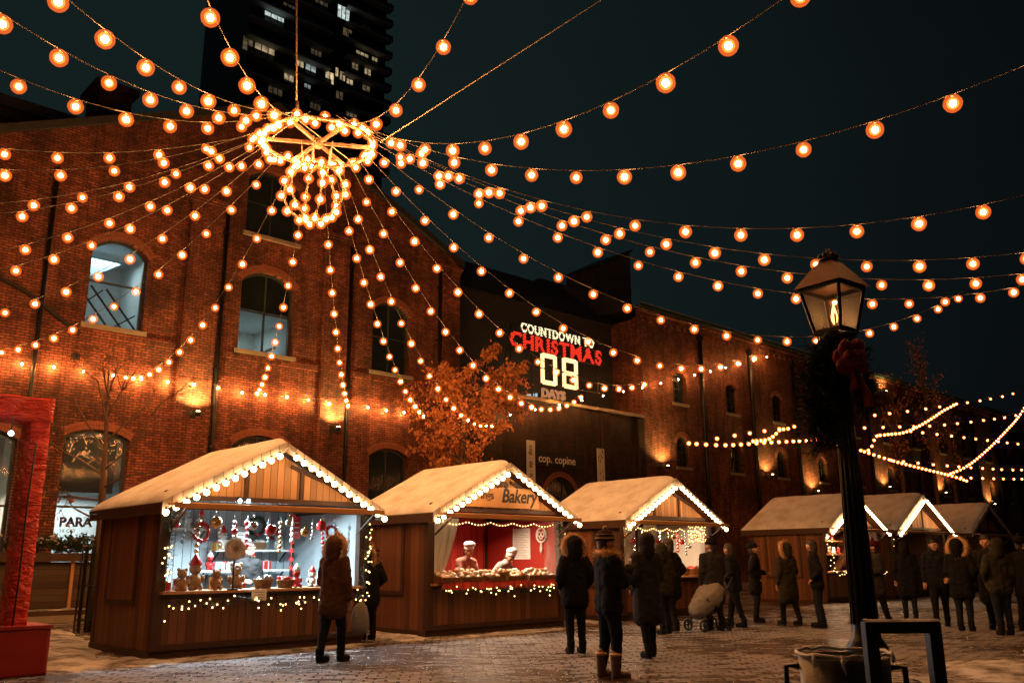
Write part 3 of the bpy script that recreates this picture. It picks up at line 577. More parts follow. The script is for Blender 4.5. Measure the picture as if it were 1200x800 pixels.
# azimuth along the street frame, start slope, curvature, first offset, number of bulbs, extra bulbs beyond the frame
S=[('A',-3.8429,-.5875,.03744,2.028,7,3,'passing over the camera from the ring to the top left corner'),('B',-3.7255,-.618,.04295,1.73,7,3,'leaving the ring for the upper left edge, second from the corner'),
('C',-3.5361,-.6697,.0561,1.215,6,3,'running left just above the dark roof edge of the gabled building'),('D',2.2626,-.6841,.05663,3.112,5,4,'climbing steeply left of the hanging cable in front of the tower'),
('E',1.8121,-.7269,.11031,2.302,5,2,'climbing steeply to the top edge right of the tower'),('G',1.6726,-.7128,.04621,2.386,10,2,'highest of those crossing the open sky to the right'),
('H',1.4074,-.681,.0407,1.094,12,2,'second highest crossing the open sky to the right'),('I',1.1031,-.7076,.04156,1.378,12,3,'crossing the sky just above the lantern top'),
('J',.8944,-.6131,.03148,.879,14,3,'passing right behind the roof of the lantern'),('K',.7794,-.5946,.03008,.622,15,3,'passing right behind the glass of the lantern'),
('L',.5821,-.556,.02915,.611,17,2,'passing behind the foot of the lantern'),('M',.3652,-.6798,.03955,.305,18,2,'sagging across the bright eaves gutter and behind the red bow'),
('N',.0585,-.7186,.04346,.051,17,0,'dipping over the O of COUNTDOWN TO towards the warehouse eaves'),('O',-.1952,-.7289,.04308,.4,16,0,'crossing the big countdown digits'),
('P',-.427,-.7011,.03745,.882,18,1,'dipping just under the word DAYS'),('Q',-.6142,-.6619,.03144,1.287,17,0,'sagging lowest in front of the tree with brown leaves'),
('R',-.7546,-.5426,.02385,1.704,14,0,'ending on the brick just left of the tree with brown leaves'),('S',-.9371,-.5515,.02566,2.091,12,0,'falling nearly straight down right of the middle arched window'),
('T',-1.1705,-.6063,.03316,1.81,12,0,'falling nearly straight down across the middle arched window'),('U',-1.4682,-.6452,.03836,1.258,14,0,'sweeping down left between the two lit arched windows'),
('V',-1.775,-.5536,.031,.794,13,3,'crossing the sill of the brightest lit window'),('W',-2.0345,-.6971,.04764,.353,9,4,'crossing the middle of the brightest lit window'),
('X',-2.1994,-.6382,.04531,.603,7,4,'crossing the arch of the brightest lit window'),('Y',-2.3009,-.6224,.04486,.771,6,4,'running left just above the brightest lit window'),
('Za',-2.6335,-.3975,.04904,.177,6,3,'running level to the left, uppermost along the top of the brick'),('Zb',-2.7499,-.6119,.06365,.16,6,3,'running level to the left, second below the top of the brick'),
('Zc',-2.499,-.5569,.04808,.023,6,3,'sloping left across the upper brick, third below its top'),('Zd',-2.502,-.6311,.0545,.267,6,3,'sloping left across the upper brick, fourth below its top')]
SP=.82
def arcpts(az,a,b):
    u=V((cos(az),sin(az),0)) if False else V((0,0,0))
    return u
for nm,az,a,b,o,n,ex,lab in S:
    # azimuth is measured from the street direction (X) towards the camera (-Y)
    u=V((cos(az),-sin(az),0)); P0=RC+u*RR
    xs=[i*.02 for i in range(1800)]; Ls=[0]
    for x in xs[:-1]: Ls.append(Ls[-1]+.02*math.sqrt(1+(a+2*b*x)**2))
    def at(l):
        import bisect
        i=min(len(Ls)-1,bisect.bisect_left(Ls,l)); x=xs[i]; return P0+u*x+V((0,0,a*x+b*x*x)),x
    N_=n+ex; pts=[at(o+k*SP)[0] for k in range(N_)]
    lastx=at(o+(N_-1)*SP)[1]
    if ex: lastx+=1.2
    cab=[P0+u*(lastx*i/40)+V((0,0,a*lastx*i/40+b*(lastx*i/40)**2+.11)) for i in range(41)]
    e=cab[-1]
    if nm in 'RSTUQ': # tie the far end back to the brick front
        d=(26.98-e.y)/max(.2,u.y) if u.y>.1 else 3
        d=min(d,7); q=e+V((u.x*d,26.98-e.y,.55)) if nm!='Q' else e+V((u.x*2.6,26.9-e.y,.6)); cab+= [e.lerp(q,.5)-V((0,0,.12)),q]
    elif nm in 'NO': cab+=[e+V((u.x*3,u.y*3,.75)),e+V((u.x*6,u.y*6+.5,2.4))]
    elif nm=='P': cab+=[e+V((u.x*2,u.y*2,.5)),V((25.5,26.9,8.3))]
    string_thing('string_light','ring bulb string '+lab,'strings fanning out from the light ring',cab,pts,BULB)
# facade row of small bulbs
string_thing('string_light','level row of small warm bulbs fixed along the gabled brick front above the wall lamps','strings along the brick fronts',[(5.0+.5*i,26.80,6.95) for i in range(36)],[(5.73+.825*i,26.8,6.85+.03*rb.uniform(-1,1)) for i in range(18)],ROWB,.09)
string_thing('string_light','row of small warm bulbs climbing from the brown-leaved tree to the warehouse eaves','strings along the brick fronts',[(24.6+.55*i,26.5,7.2+.149*i+.09) for i in range(40)],[(25.0+1.5*i,26.5,7.30+.405*i-.12*sin(pi*i/14)) for i in range(15)],ROWB,.09)
# garlands of small bulbs strung over the far stalls
def crv(ctrl,step,sag=0):
    P=[V(p) for p in ctrl]; out=[]; d=[0]
    for i in range(1,len(P)): d.append(d[-1]+(P[i]-P[i-1]).length)
    def cr(t):
        i=max(k for k in range(len(P)-1) if d[k]<=t+1e-9); f=(t-d[i])/(d[i+1]-d[i]); p0=P[max(0,i-1)];p1=P[i];p2=P[i+1];p3=P[min(len(P)-1,i+2)]
        q=.5*((2*p1)+(p2-p0)*f+(2*p0-5*p1+4*p2-p3)*f*f+(3*p1-p0-3*p2+p3)*f**3); s=t/d[-1]; return q-V((0,0,4*sag*s*(1-s)))
    n=int(d[-1]/step); return [cr(min(d[-1],(k+.5)*step)) for k in range(n)],[cr(d[-1]*k/40) for k in range(41)]
def pl(z): return [V((x,17+dy,zz)) for x,zz,dy in z]
G=[('dense string of warm bulbs level over the fourth stall, left of the lamp post',[(23.98,5.08,0),(26.28,5.2,0),(28.86,5.5,0),(31.63,5.8,0),(33.07,5.94,0),(34.86,5.85,0)],.42),
('short dense string of warm bulbs curling up left of the lamp post',[(28.0,5.48,0),(29.18,5.64,.1),(29.75,5.85,.1),(30.19,6.1,.1),(30.99,6.24,.1)],.25),
('sparse string of warm bulbs rising to the wreath, left of the lamp post',[(25.88,5.39,.3),(27.69,5.72,.3),(29.75,6.07,.3),(32.25,6.5,.3)],.85),
('dense string of warm bulbs swooping up to the gutter end, right of the lamp post',[(37.15,5.81,0),(37.7,6.1,0),(38.2,6.55,0),(39.2,6.72,0),(41.17,7.0,0),(43.0,7.48,0),(44.72,8.03,0),(46.33,8.59,0),(48.55,9.25,0)],.33),
('dense string of warm bulbs falling gently over the small gable stall',[(36.67,5.85,.1),(39.75,5.62,.1),(42.81,5.47,.1),(46.26,5.33,.1),(48.74,5.15,.1)],.36),
('dense string of warm bulbs swooping up to the right edge of the picture',[(46.26,5.35,.2),(49.01,5.96,.2),(52.16,7.0,.2),(55.75,8.39,.2),(58.53,9.57,.2),(61,10.9,.2)],.36),
('sparse string of warm bulbs, uppermost across the far warehouse front',[(38.64,7.56,.4),(45.51,8.66,.4),(55.36,10.35,.4),(60,11.3,.4)],1.55),
('sparse string of warm bulbs, second from the top across the far warehouse front',[(37.65,6.93,.5),(41.06,7.3,.5),(46.91,7.95,.5),(56.34,9.29,.5),(60,9.9,.5)],1.5),
('sparse string of warm bulbs, third from the top across the far warehouse front',[(42.95,7.31,.6),(49.66,7.60,.6),(57.66,7.93,.6),(61,8.1,.6)],1.35),
('sparse string of warm bulbs, second from the bottom across the far warehouse front',[(40.64,5.76,.7),(47.57,5.94,.7),(56.22,6.28,.7),(60,6.5,.7)],1.3),
('short sparse string of warm bulbs, lowest across the far warehouse front',[(49.24,5.44,.8),(55.57,5.72,.8),(60,5.95,.8)],1.25)]
for lab,ct,st in G:
    b,cb=crv(pl(ct),st*1.22); string_thing('string_light',lab,'strings over the far stalls',[p+V((0,0,.09)) for p in cb],b,SBULB,.09)

# ------------------------------------------------------------------ the ring and its wire ball
t=thing('light_ring','big hanging metal ring crowded with warm bulbs, a wire ball below it','chandelier',RC,0)
M['ringm']=simple('pale_ring_tube',(.20,.12,.08),.45,.2,scale=8)
p=MB(); p.torus((0,0,0),1.0,.038,'z',48,8); p.build('ring_rim',M['ringm'],t)
for k in range(3):
    a=.5+k*pi/3; p=MB(); p.bar((-cos(a),-sin(a),0),(cos(a),sin(a),0),.055,.055); p.build('spoke',M['ringm'],t)
p=MB(); p.lathe([(.05,-.1),(.09,-.06),(.09,.06),(.05,.1)],(0,0,0),12); p.build('hub',M['ringm'],t)
p=MB(); hk=V((-.50,-.05,.30)); p.tube([hk,hk+V((-.09,.09,2.5)),hk+V((-.3,.3,9))],.014,6); p.tube([hk-V((0,0,.05)),hk+V((0,0,.35))],.03,8); p.build('suspension_cable',M['wirep'],t)
p=MB()
for a in (.3,2.4,4.5): p.tube([hk,(cos(a)*.97,sin(a)*.97,.02)],.009,5)
p.build('bridle',M['wirep'],t)
BC=V((-.03,.03,-.97)); BR=.55
for k in range(3):
    p=MB(); n=36; a=k*pi/3+.25; p.tube([BC+V((cos(a)*BR*cos(2*pi*i/n),sin(a)*BR*cos(2*pi*i/n),BR*1.02*sin(2*pi*i/n))) for i in range(n+1)],.02,6,cap=False); p.build('ball_hoop',M['ringm'],t)
for a in (.2,1.4,2.7,3.9,5.2):
    p=MB(); p.tube([(cos(a)*.3,sin(a)*.3,0),(cos(a)*.26,sin(a)*.26,BC.z+BR*.88)],.013,5); p.build('hanger_rod',M['wirep'],t)
for i in range(46):
    a=2*pi*i/46+rb.uniform(-.05,.05); put('bulb',BULB,t,(cos(a)*(1.0+rb.uniform(-.05,.09)),sin(a)*(1.0+rb.uniform(-.05,.09)),rb.choice((-.13,.05,-.08))))
for i in range(34):
    a=(i%6)*pi/3+.25; el=-1.2+2.5*(i//6)/5+rb.uniform(-.1,.1); put('bulb',BULB,t,BC+V((cos(a)*cos(el),sin(a)*cos(el),sin(el)))*(BR+.05))
t=thing('stay_wire','thin bare steel stay wire rising right from the light ring across the sky','wire',(8.6,12.6,9.0))
p=MB(); p.tube([(0,0,0),(3.03,-2.96,2.96),(9.1,-8.9,8.4)],.010,5); p.build('steel_wire',M['wirep'],t)
t=thing('wall_anchor','small iron eye plate on the brick where light strings are tied','anchor',(8,26.99,7.3))
p=MB(); p.box(-.1,.1,-.02,0,-.1,.1); p.torus((0,-.06,0),.05,.012,'x',14,6); p.build('eye_plate',M['dark'],t)
# ------------------------------------------------------------------ market stalls
def stall(s0,label,back,W=3.8,rise=1.06,y0=13.85,gable='plain',lamp=(60,(1,.72,.45)),lit=True,counter=True):
    D=2.55; t=thing('market_stall',label,'market stall',(s0,y0,0),0,'wooden huts of the market'); c=W/2; H=W/2+.14; ez=2.33; rz=ez+rise*W/3.8
    def zr(x): return rz-(rz-ez)*abs(x-c)/H
    p=MB(); p.box(-.02,W+.02,.03,D+.02,.0,.11); p.build('floor_frame',M['woodd'],t)
    for x0,x1,nm in ((0,.05,'side_wall'),(W-.05,W,'side_wall')):
        p=MB(); p.box(x0,x1,.10,D-.1,.112,2.29); o=p.build(nm,M['wood'],t)
        f=MB(); xx=(x0-.03,x0-.002) if x0==0 else (x1+.002,x1+.03)
        f.box(*xx,.75,.83,.75,2.25); f.box(*xx,1.95,2.03,.75,2.25); f.box(*xx,.832,1.948,.75,.83); f.box(*xx,.832,1.948,2.17,2.25); f.build('shutter_frame',M['woodd'],o)
        f=MB(); f.box(xx[0]+.008,xx[1]-.001,.833,1.947,.831,2.169); f.build('shutter',M['wood'],o)
    p=MB(); p.box(0,W,D-.1,D-.05,.112,2.29); p.prism([(.02,2.291),(W-.02,2.291),(c,zr(c)-.16)],'y',D-.1,D-.05); p.build('back_wall',back,t)
    for xx in (.052,W-.072):
        p=MB(); p.box(xx,xx+.02,.16,D-.13,.112,2.30); p.build('wall_lining',back,t)
    for x in (0,W-.13):
        for y in (-.02,D-.13):
            p=MB(); p.box(x-.012,x+.142,y,y+.13,.112,2.28); p.build('post',M['woodd'],t)
    p=MB(); p.box(.145,W-.145,.02,.06,.20,.90); p.build('front_panel',M['wood'],t)
    p=MB(); p.box(.145,W-.145,-.01,.018,.112,.20); p.box(.145,W-.145,-.01,.018,.86,.93); p.build('front_rail',M['woodd'],t)
    p=MB(); p.box(.06,W-.06,-.16,.62,.935,.975); p.build('counter_top',M['woodb'],t)
    # gable
    g=MB(); g.prism([(.20,2.40),(W-.20,2.40),(c,zr(c)-.13)],'y',.0,.04); g.build('gable_panel',M['woodl'],t)
    f=MB(); f.box(.02,W-.02,-.05,-.002,2.225,2.30); f.box(.28,W-.28,-.05,-.002,2.37,2.45)
    for dx in (-.52,.52): f.box(c+dx-.035,c+dx+.035,-.04,-.002,2.452,zr(c+dx)-.13)
    for sg in (-1,1): f.bar((c+sg*(W/2-.02),-.025,2.47),(c+sg*.30,-.025,zr(c+sg*.3)-.22),.045,.06)
    f.build('gable_beam',M['woodd'],t)
    # flap raised over the opening
    a=MB(); a.prism([(-.60,2.235),(-.60,2.275),(-.055,2.335),(-.055,2.295)],'x',-.06,W-.04); a.build('awning_flap',M['woodb'],t)
    a=MB(); a.box(-.062,W-.038,-.625,-.603,2.205,2.285); a.build('awning_edge',M['woodb'],t)
    for x in (.15,W-.2):
        a=MB(); a.bar((x,-.57,2.23),(x,-.03,1.9),.03,.03); a.build('awning_strut',M['woodd'],t)
    # roof
    for sg in (-1,1):
        x1=c+sg*H
        p=MB(); p.prism([(c,rz-.09),(x1,ez-.09),(x1,ez-.03),(c,rz-.03)],'y',-.32,D+.3); o=p.build('roof_side',M['woodd'],t)
        mb=MB(); n,m_=18,26; vs=[]; fs=[]
        for i in range(n+1):
            for j in range(m_+1):
                u=i/n; v=j/m_; x=c+sg*(H-.015)*u; y=-.305+(D+.59)*v; e=min(1,min((1-u)*9,v*14,(1-v)*14)); th=.02+.095*math.sqrt(max(0,e))+.016*noise.noise(V((x*1.6+s0,y*1.6,1)))*min(1,e)
                vs.append((x,y,zr(x)-.03+max(.012,th)))
        for i in range(n):
            for j in range(m_): q=i*(m_+1)+j; fs.append((q,q+1,q+m_+2,q+m_+1))
        base=len(vs); per=[i*(m_+1) for i in range(n+1)]+[n*(m_+1)+j for j in range(1,m_+1)]+[i*(m_+1)+m_ for i in range(n-1,-1,-1)]
        vs2=[(vs[k][0],vs[k][1],zr(vs[k][0])-.028) for k in per]
        for k in range(len(per)-1): fs.append((per[k],per[k+1],base+k+1,base+k))
        mb.add(vs+vs2,fs,0,True); mb.build('snow_cover',M['snow'],o)
        b=MB(); b.prism([(c,rz-.17),(x1,ez-.16),(x1,ez-.005),(c,rz-.005)],'y',-.355,-.322); b.build('bargeboard',M['creamw'],t)
        b=MB(); b.box(*(sorted((x1-sg*.04,x1-sg*.005))),-.31,D+.29,ez-.20,ez-.092); b.build('fascia',M['woodd'],t)
    if lamp:
        q=MB(); q.tube([(c-.7,.75,2.30),(c+.7,.75,2.30)],.022,8); q.build('lamp_tube',M['led'] if lamp[1][2]>.9 else M['tubew'],t)
        area('stall_lamp',(c,.75,2.26),1.5,.12,lamp[0],lamp[1],(radians(-14),0,0),t)
    return t,c,zr,H
def gable_lights(s0,label,W=3.8,rise=1.06,y0=13.85,n=12):
    c=W/2;H=W/2+.14;ez=2.33;rz=ez+rise*W/3.8
    t=thing('gable_light_string',label,'string lights',(s0+c,y0-.39,rz),0,'bulb strings edging the stall gables')
    cab=[];pos=[]
    for k in range(-n,n+1):
        x=H*k/n; z=-(rz-ez)*abs(k)/n-.185
        cab.append((x,-.02,z+.085))
        if k!=0: pos.append((x*.985,-.035,z))
    for k in range(-n,n):
        pass
    p=MB(); q=[]
    for a,b in zip(cab,cab[1:]): q+=[V(a),(V(a)+V(b))/2-V((0,0,.035))]
    q.append(V(cab[-1])); p.tube(q,.010,5); p.build('cable',M['white'],t)
    for x in pos: put('bulb',GBULB,t,x)
    return t
def garland(label,path,parent=None,tuft=.10,dens=70,group=None,seed=1,name='fir_garland',cat='garland',loc=None):
    r=random.Random(seed); o0=V(loc or path[0]); t=thing(name,label,cat,o0,0,group); P=[V(p)-o0 for p in path]
    mb=MB(); L_=sum((P[i+1]-P[i]).length for i in range(len(P)-1)); n=int(L_*dens)
    def pt(f):
        d=f*L_
        for i in range(len(P)-1):
            l=(P[i+1]-P[i]).length
            if d<=l: return P[i]+(P[i+1]-P[i])*(d/l)
            d-=l
        return P[-1]
    for k in range(n):
        b=pt(r.random()); d=V((r.gauss(0,1),r.gauss(0,1),r.gauss(0,1))).normalized(); tip=b+d*tuft*r.uniform(.5,1.25)
        for j in range(7):
            f=j/7; q=b.lerp(tip,f); e=(d*.9+V((r.gauss(0,1),r.gauss(0,1),r.gauss(0,1)))*.55).normalized()*tuft*.42; s_=e.cross(V((r.random(),r.random(),r.random()))).normalized()*.004
            mb.add([q-s_,q+s_,q+e],[(0,1,2)])
    mb.build('needles',M['fir'],t,fix=False); w_=MB(); w_.tube(P,.012,5); w_.build('stem',M['bark'],t)
    return t,pt
def fairy(label,pts,group=None,cable=True,name='fairy_lights'):
    o0=V(pts[0]); t=thing(name,label,'fairy lights',o0,0,group)
    if cable: p=MB(); p.tube([V(q)-o0 for q in pts],.004,4); p.build('cable',M['dark'],t)
    for q in pts: put('bulb',FAIRY,t,V(q)-o0)
    return t
rg=random.Random(21)
def scatter(x0,x1,y,z,n,dy=.05,dz=.07): 
    return [(x0+(x1-x0)*(i+rg.uniform(.1,.9))/n,y+rg.uniform(-dy,dy),z+rg.uniform(-dz,dz)) for i in range(n)]

stall(5.6,'nearest snow-roofed wooden stall at left, its cool-lit counter crowded with Christmas gifts',M['palew'],lamp=(300,(.74,.92,1.0)))
stall(10.85,'snow-roofed wooden bakery stall with red interior, lettered Bakery on its gable',M['redw'],lamp=(150,(1.0,.68,.44)))
stall(16.62,'snow-roofed wooden stall with pale interior and glittering goods, third from left',M['creamw'],lamp=(150,(1.0,.70,.46)))
stall(26.5,'snow-roofed wooden stall behind the lamp post, its plain side wall towards us',M['wood'],lamp=(110,(1.0,.60,.34)))
stall(31.4,'wider wooden stall right of the lamp post, with a small gable outlined in bulbs',M['wood'],W=4.7,lamp=(8,(1.0,.6,.34)))
stall(38.3,'last wooden stall, snowy roof cut by the right edge of the picture',M['wood'],W=4.3,lamp=(8,(1.0,.6,.34)))
gable_lights(5.6,'bulb string edging the gable of the nearest gift stall',n=13); gable_lights(10.85,'bulb string edging the gable of the bakery stall',n=13); gable_lights(16.62,'bulb string edging the gable of the third stall',n=14)
gable_lights(26.5,'bulb string edging the gable half hidden by the lamp post',n=16); gable_lights(31.4,'bulb string edging the small gable right of the lamp post',W=4.7,n=18)

# --- gift stall
for i,x in enumerate((6.80,6.95)):
    t=thing('spot_lamp','small cool white spot lamp under the gift stall gable, '+('left' if i==0 else 'right')+' one of two','lamp',(x,13.72,2.40),group='cool spot lamps of the gift stall')
    p=MB(); p.lathe([(.03,-.05),(.045,0),(.03,.05)],(0,0,0),10); p.build('housing',M['dark'],t); p=MB(); p.ball((0,-.05,-.02),.034,8,6); p.build('bulb',M['led'],t)
def shelf(label,x0,x1,y,z,mat='white'):
    t=thing('wall_shelf',label,'shelf',(x0,y,z),group=None); p=MB(); p.box(0,x1-x0,-.16,.16,-.02,.02); p.build('board',M[mat],t); p=MB()
    for x in (.1,x1-x0-.1): p.bar((x,.15,-.2),(x,-.1,-.02),.025,.025)
    p.build('bracket',M['dark'],t)
shelf('white shelf with toys high on the left of the gift stall back wall',6.0,7.4,16.1,2.0); shelf('white shelf with baskets in the middle of the gift stall back wall',7.5,9.1,16.1,1.62); shelf('low white shelf with boxes on the gift stall back wall',7.2,9.0,16.0,1.25)
def bauble(x,y,z,r,m,label,group,hang=.12):
    t=thing('bauble',label,'bauble',(x,y,z),group=group); p=MB(); p.ball((0,0,0),r,14,10); p.build('globe',M[m],t); p=MB(); p.lathe([(r*.25,r*.95),(r*.25,r*1.2)],(0,0,0),8); p.tube([(0,0,r*1.2),(0,0,r*1.2+hang)],.003,4); p.build('cap',M['gold'],t)
names=['far left','second from left','third from left','fourth from left','fifth from left','sixth from left','seventh from left','eighth from left','ninth from left','tenth from left','eleventh from left','last on the right']
for i in range(10):
    x=5.9+.33*i; z=2.02+.05*rg.uniform(-1,1); m=('redb','silver','gold','redb','silver')[i%5]
    bauble(x,13.98,z-(.12 if i%2 else 0),.055+.02*(i%3),m,{'redb':'shiny red','silver':'silver','gold':'golden'}[m]+' bauble hanging in the gift stall opening, '+names[i],'baubles hanging in the gift stall')
def ringm(x,y,z,R,m,label,fluff=260,bow=True):
    t=thing('wreath',label,'wreath',(x,y,z),group=None); p=MB(); r=random.Random(int(x*100))
    for k in range(fluff):
        a=r.uniform(0,2*pi); c_=V((cos(a)*R,0,sin(a)*R)); d=V((r.gauss(0,1),r.gauss(0,1),r.gauss(0,1))).normalized(); w_=d.cross(V((0,1,.3))).normalized()*.012
        b=c_+d*.01; p.add([b-w_,b+w_,b+d*R*.42],[(0,1,2)])
    p.torus((0,0,0),R,R*.16,'y',20,8); p.build('ring',M[m],t,fix=False)
    if bow:
        p=MB(); p.ball((-.04,-.05,-R),.035,8,6,sz=.7); p.ball((.04,-.05,-R),.035,8,6,sz=.7); p.ball((0,-.055,-R),.02,8,6); p.build('bow',M['redb'],t)
ringm(6.35,14.05,1.88,.13,'redb','small red berry wreath hanging at the left of the gift stall'); ringm(8.35,16.0,2.08,.16,'fir','green wreath with red bow on the gift stall back wall'); ringm(8.75,13.98,1.92,.10,'redb','red bead wreath hanging near the right post of the gift stall')
def plush(x,y,z,s,m,label,hat=None,rz=0,group='plush toys on the gift stall'):
    t=thing('plush_toy',label,'toy',(x,y,z),rz,group); p=MB(); p.ball((0,0,.11*s),.10*s,12,8,sz=1.15); p.ball((0,-.01*s,.29*s),.085*s,12,8)
    for a in (-1,1): p.ball((a*.065*s,0,.36*s),.03*s,8,6); p.ball((a*.10*s,-.03*s,.15*s),.035*s,8,6,sz=1.6); p.ball((a*.06*s,-.08*s,.03*s),.042*s,8,6)
    p.ball((0,-.085*s,.275*s),.033*s,8,6); p.build('body',M[m],t); e=MB()
    for a in (-1,1): e.ball((a*.03*s,-.078*s,.31*s),.011*s,6,4)
    e.ball((0,-.115*s,.285*s),.012*s,6,4); e.build('eyes',M['eye'],t)
    if hat: h=MB(); h.lathe([(.085*s,.335*s),(.09*s,.36*s),(.05*s,.43*s),(.01*s,.50*s)],(0,0,0),12); h.build('cap',M[hat],t)
PL=[(6.05,13.95,.975,.9,'tan',None,'brown bear toy seated at the left end of the gift stall counter'),(6.32,14.1,.975,1.15,'tan','redb','large brown bear toy in a red cap on the gift counter'),(6.60,13.92,.975,.85,'wicker',None,'dark brown bear toy beside the basket on the gift counter'),(7.05,14.15,.975,1.1,'tan',None,'brown bear toy just right of the white fur hat'),
(6.2,16.08,2.02,.75,'white','redb','white snow toy in a red cap at the left of the high shelf'),(6.55,16.08,2.02,.8,'redb',None,'red toy in the middle of the high shelf'),(6.95,16.08,2.02,.85,'white','blue','white snow toy in a blue cap on the high shelf'),(7.25,16.08,2.02,.7,'tan','redb','small brown toy in a red cap at the right of the high shelf'),
(7.7,16.08,1.64,.9,'white','redb','white toy in a red cap at the left of the middle shelf'),(8.0,16.08,1.64,.85,'redb','white','red toy in a white cap on the middle shelf'),(8.85,16.08,1.64,.8,'white','redb','white toy in a red cap at the right of the middle shelf'),(8.15,14.1,.975,.8,'redb','white','red toy in a white cap on the right of the gift counter'),(8.5,14.15,.975,.75,'white','redb','white toy in a red cap near the right end of the gift counter'),(7.45,16.02,1.27,.7,'redb','white','red toy in a white cap at the left of the low shelf'),(8.3,16.02,1.27,.75,'tan','redb','brown toy in a red cap in the middle of the low shelf')]
for x,y,z,s,m,h,lab in PL: plush(x,y,z,s,m,lab,h,rg.uniform(-.4,.4))
t=thing('fur_hat','round fluffy white fur hat with dark centre on a stand in the gift stall','hat',(6.83,13.80,.975)); p=MB(); p.tube([(0,0,0),(0,0,.52)],.015,8); p.lathe([(.09,0),(.09,.02)],(0,0,0),14); p.build('stand',M['dark'],t)
p=MB(); p.torus((0,0,.64),.115,.055,'y',24,10); r=random.Random(4)
for k in range(900):
    a=r.uniform(0,2*pi); b=r.uniform(0,2*pi); c_=V((cos(a)*(.115+.055*cos(b)),.055*sin(b),.64+sin(a)*(.115+.055*cos(b)))); d=(V((cos(a)*cos(b),sin(b),sin(a)*cos(b)))+V((r.gauss(0,.4),r.gauss(0,.4),r.gauss(0,.4)))).normalized(); w_=d.cross(V((.3,1,.2))).normalized()*.004; p.add([c_-w_,c_+w_,c_+d*.04],[(0,1,2)])
p.build('fur',M['furw'],t,fix=False); p=MB(); p.ball((0,.02,.64),.085,12,8,sy=.5); p.build('crown',M['tan'],t)
def basket(x,y,z,r,h,label,fill,n=16,group='baskets on the stalls'):
    t=thing('wicker_basket',label,'basket',(x,y,z),group=group); p=MB(); p.lathe([(r*.78,0),(r,h),(r*1.06,h),(r*1.06,h+.02),(r*.94,h+.02),(r*.92,h),(r*.72,.02)],(0,0,0),18); p.build('basket',M['wicker'],t)
    q=MB()
    for k in range(n): a=rg.uniform(0,6.3); d=r*.75*math.sqrt(rg.random()); q.ball((cos(a)*d,sin(a)*d,h+rg.uniform(-.02,.05)),r*.26,8,6,sz=.9)
    q.build('contents',M[fill],t)
basket(7.45,13.95,.975,.16,.14,'wicker basket of white baubles on the gift counter','silver'); basket(7.85,13.93,.975,.15,.12,'wicker basket of red baubles on the gift counter','redb'); basket(8.9,13.95,.975,.14,.13,'wicker basket of gilded baubles at the right end of the gift counter','gold'); basket(8.42,16.05,1.64,.16,.12,'wicker basket of white wool balls on the middle gift shelf','white')
for x,z,w_,h_,lab,m in ((7.1,.80,.26,.18,'small cream price card hanging on the gift stall front','paper'),(7.78,1.75,.17,.30,'pale blue card hanging on the gift stall back wall','paper'),(8.95,1.85,.16,.42,'tall red and white card at the right of the gift stall','redb')):
    t=thing('card',lab,'card',(x,13.66 if z<1 else 15.7,z)); p=MB(); p.box(0,w_,-.008,0,0,h_); p.build('sheet',M[m],t); q=MB()
    for k in range(3): q.box(w_*.15,w_*.85,-.012,-.009,h_*(.25+.22*k),h_*(.29+.22*k))
    q.build('printed_lines',M['ink'] if m=='paper' else M['white'],t)
t=thing('paper_star_string','string of red paper stars hanging at the right of the gift stall','decoration',(8.72,15.3,2.25)); p=MB()
for k in range(7):
    pts=[((.07 if i%2 else .03)*cos(i*pi/5),(.07 if i%2 else .03)*sin(i*pi/5)-.16*k) for i in range(10)]; p.prism(pts,'y',-.006,.006)
p.build('stars',M['redb'],t); p=MB(); p.tube([(0,0,.1),(0,0,-1.0)],.003,4); p.build('thread',M['white'],t)
t=thing('candle_cone','small pale cone candle standing on the gift counter','candle',(8.45,13.85,.975)); p=MB(); p.lathe([(.05,0),(.045,.1),(.03,.22),(.008,.34)],(0,0,0),12); p.build('wax',M['white'],t)
_,pt=garland('fir garland with fairy lights along the front of the gift counter',[(5.65,13.62,.80),(6.3,13.6,.76),(6.9,13.6,.82),(7.6,13.6,.74),(8.3,13.6,.80),(9.35,13.62,.78)],dens=90,seed=2,tuft=.12)
fairy('warm fairy lights drooping along the gift counter garland',sorted([tuple(V(pt(rg.random())+V((5.65,13.62,.80)))+V((rg.gauss(0,.03),-.09+rg.gauss(0,.02),rg.gauss(-.02,.07)))) for k in range(56)]),'fairy lights on the counters')
for x,lab,zt in ((5.66,'fir garland wound on the left front post of the gift stall',1.25),(9.28,'fir garland wound on the right front post of the gift stall',.95)):
    _,pt=garland(lab,[(x,13.72,2.2),(x+.03,13.68,1.8),(x-.02,13.68,1.4),(x,13.68,zt)],dens=130,seed=int(x*10),tuft=.14)
    fairy('warm fairy lights on the '+('left' if x<7 else 'right')+' post garland of the gift stall',sorted([tuple(V((x,13.68,0))+V((rg.gauss(0,.06),-.09+rg.gauss(0,.02),rg.uniform(zt-.15,1.7 if x<7 else 2.1)))) for k in range(16 if x<7 else 22)],key=lambda q:q[2]),'fairy lights on the posts')

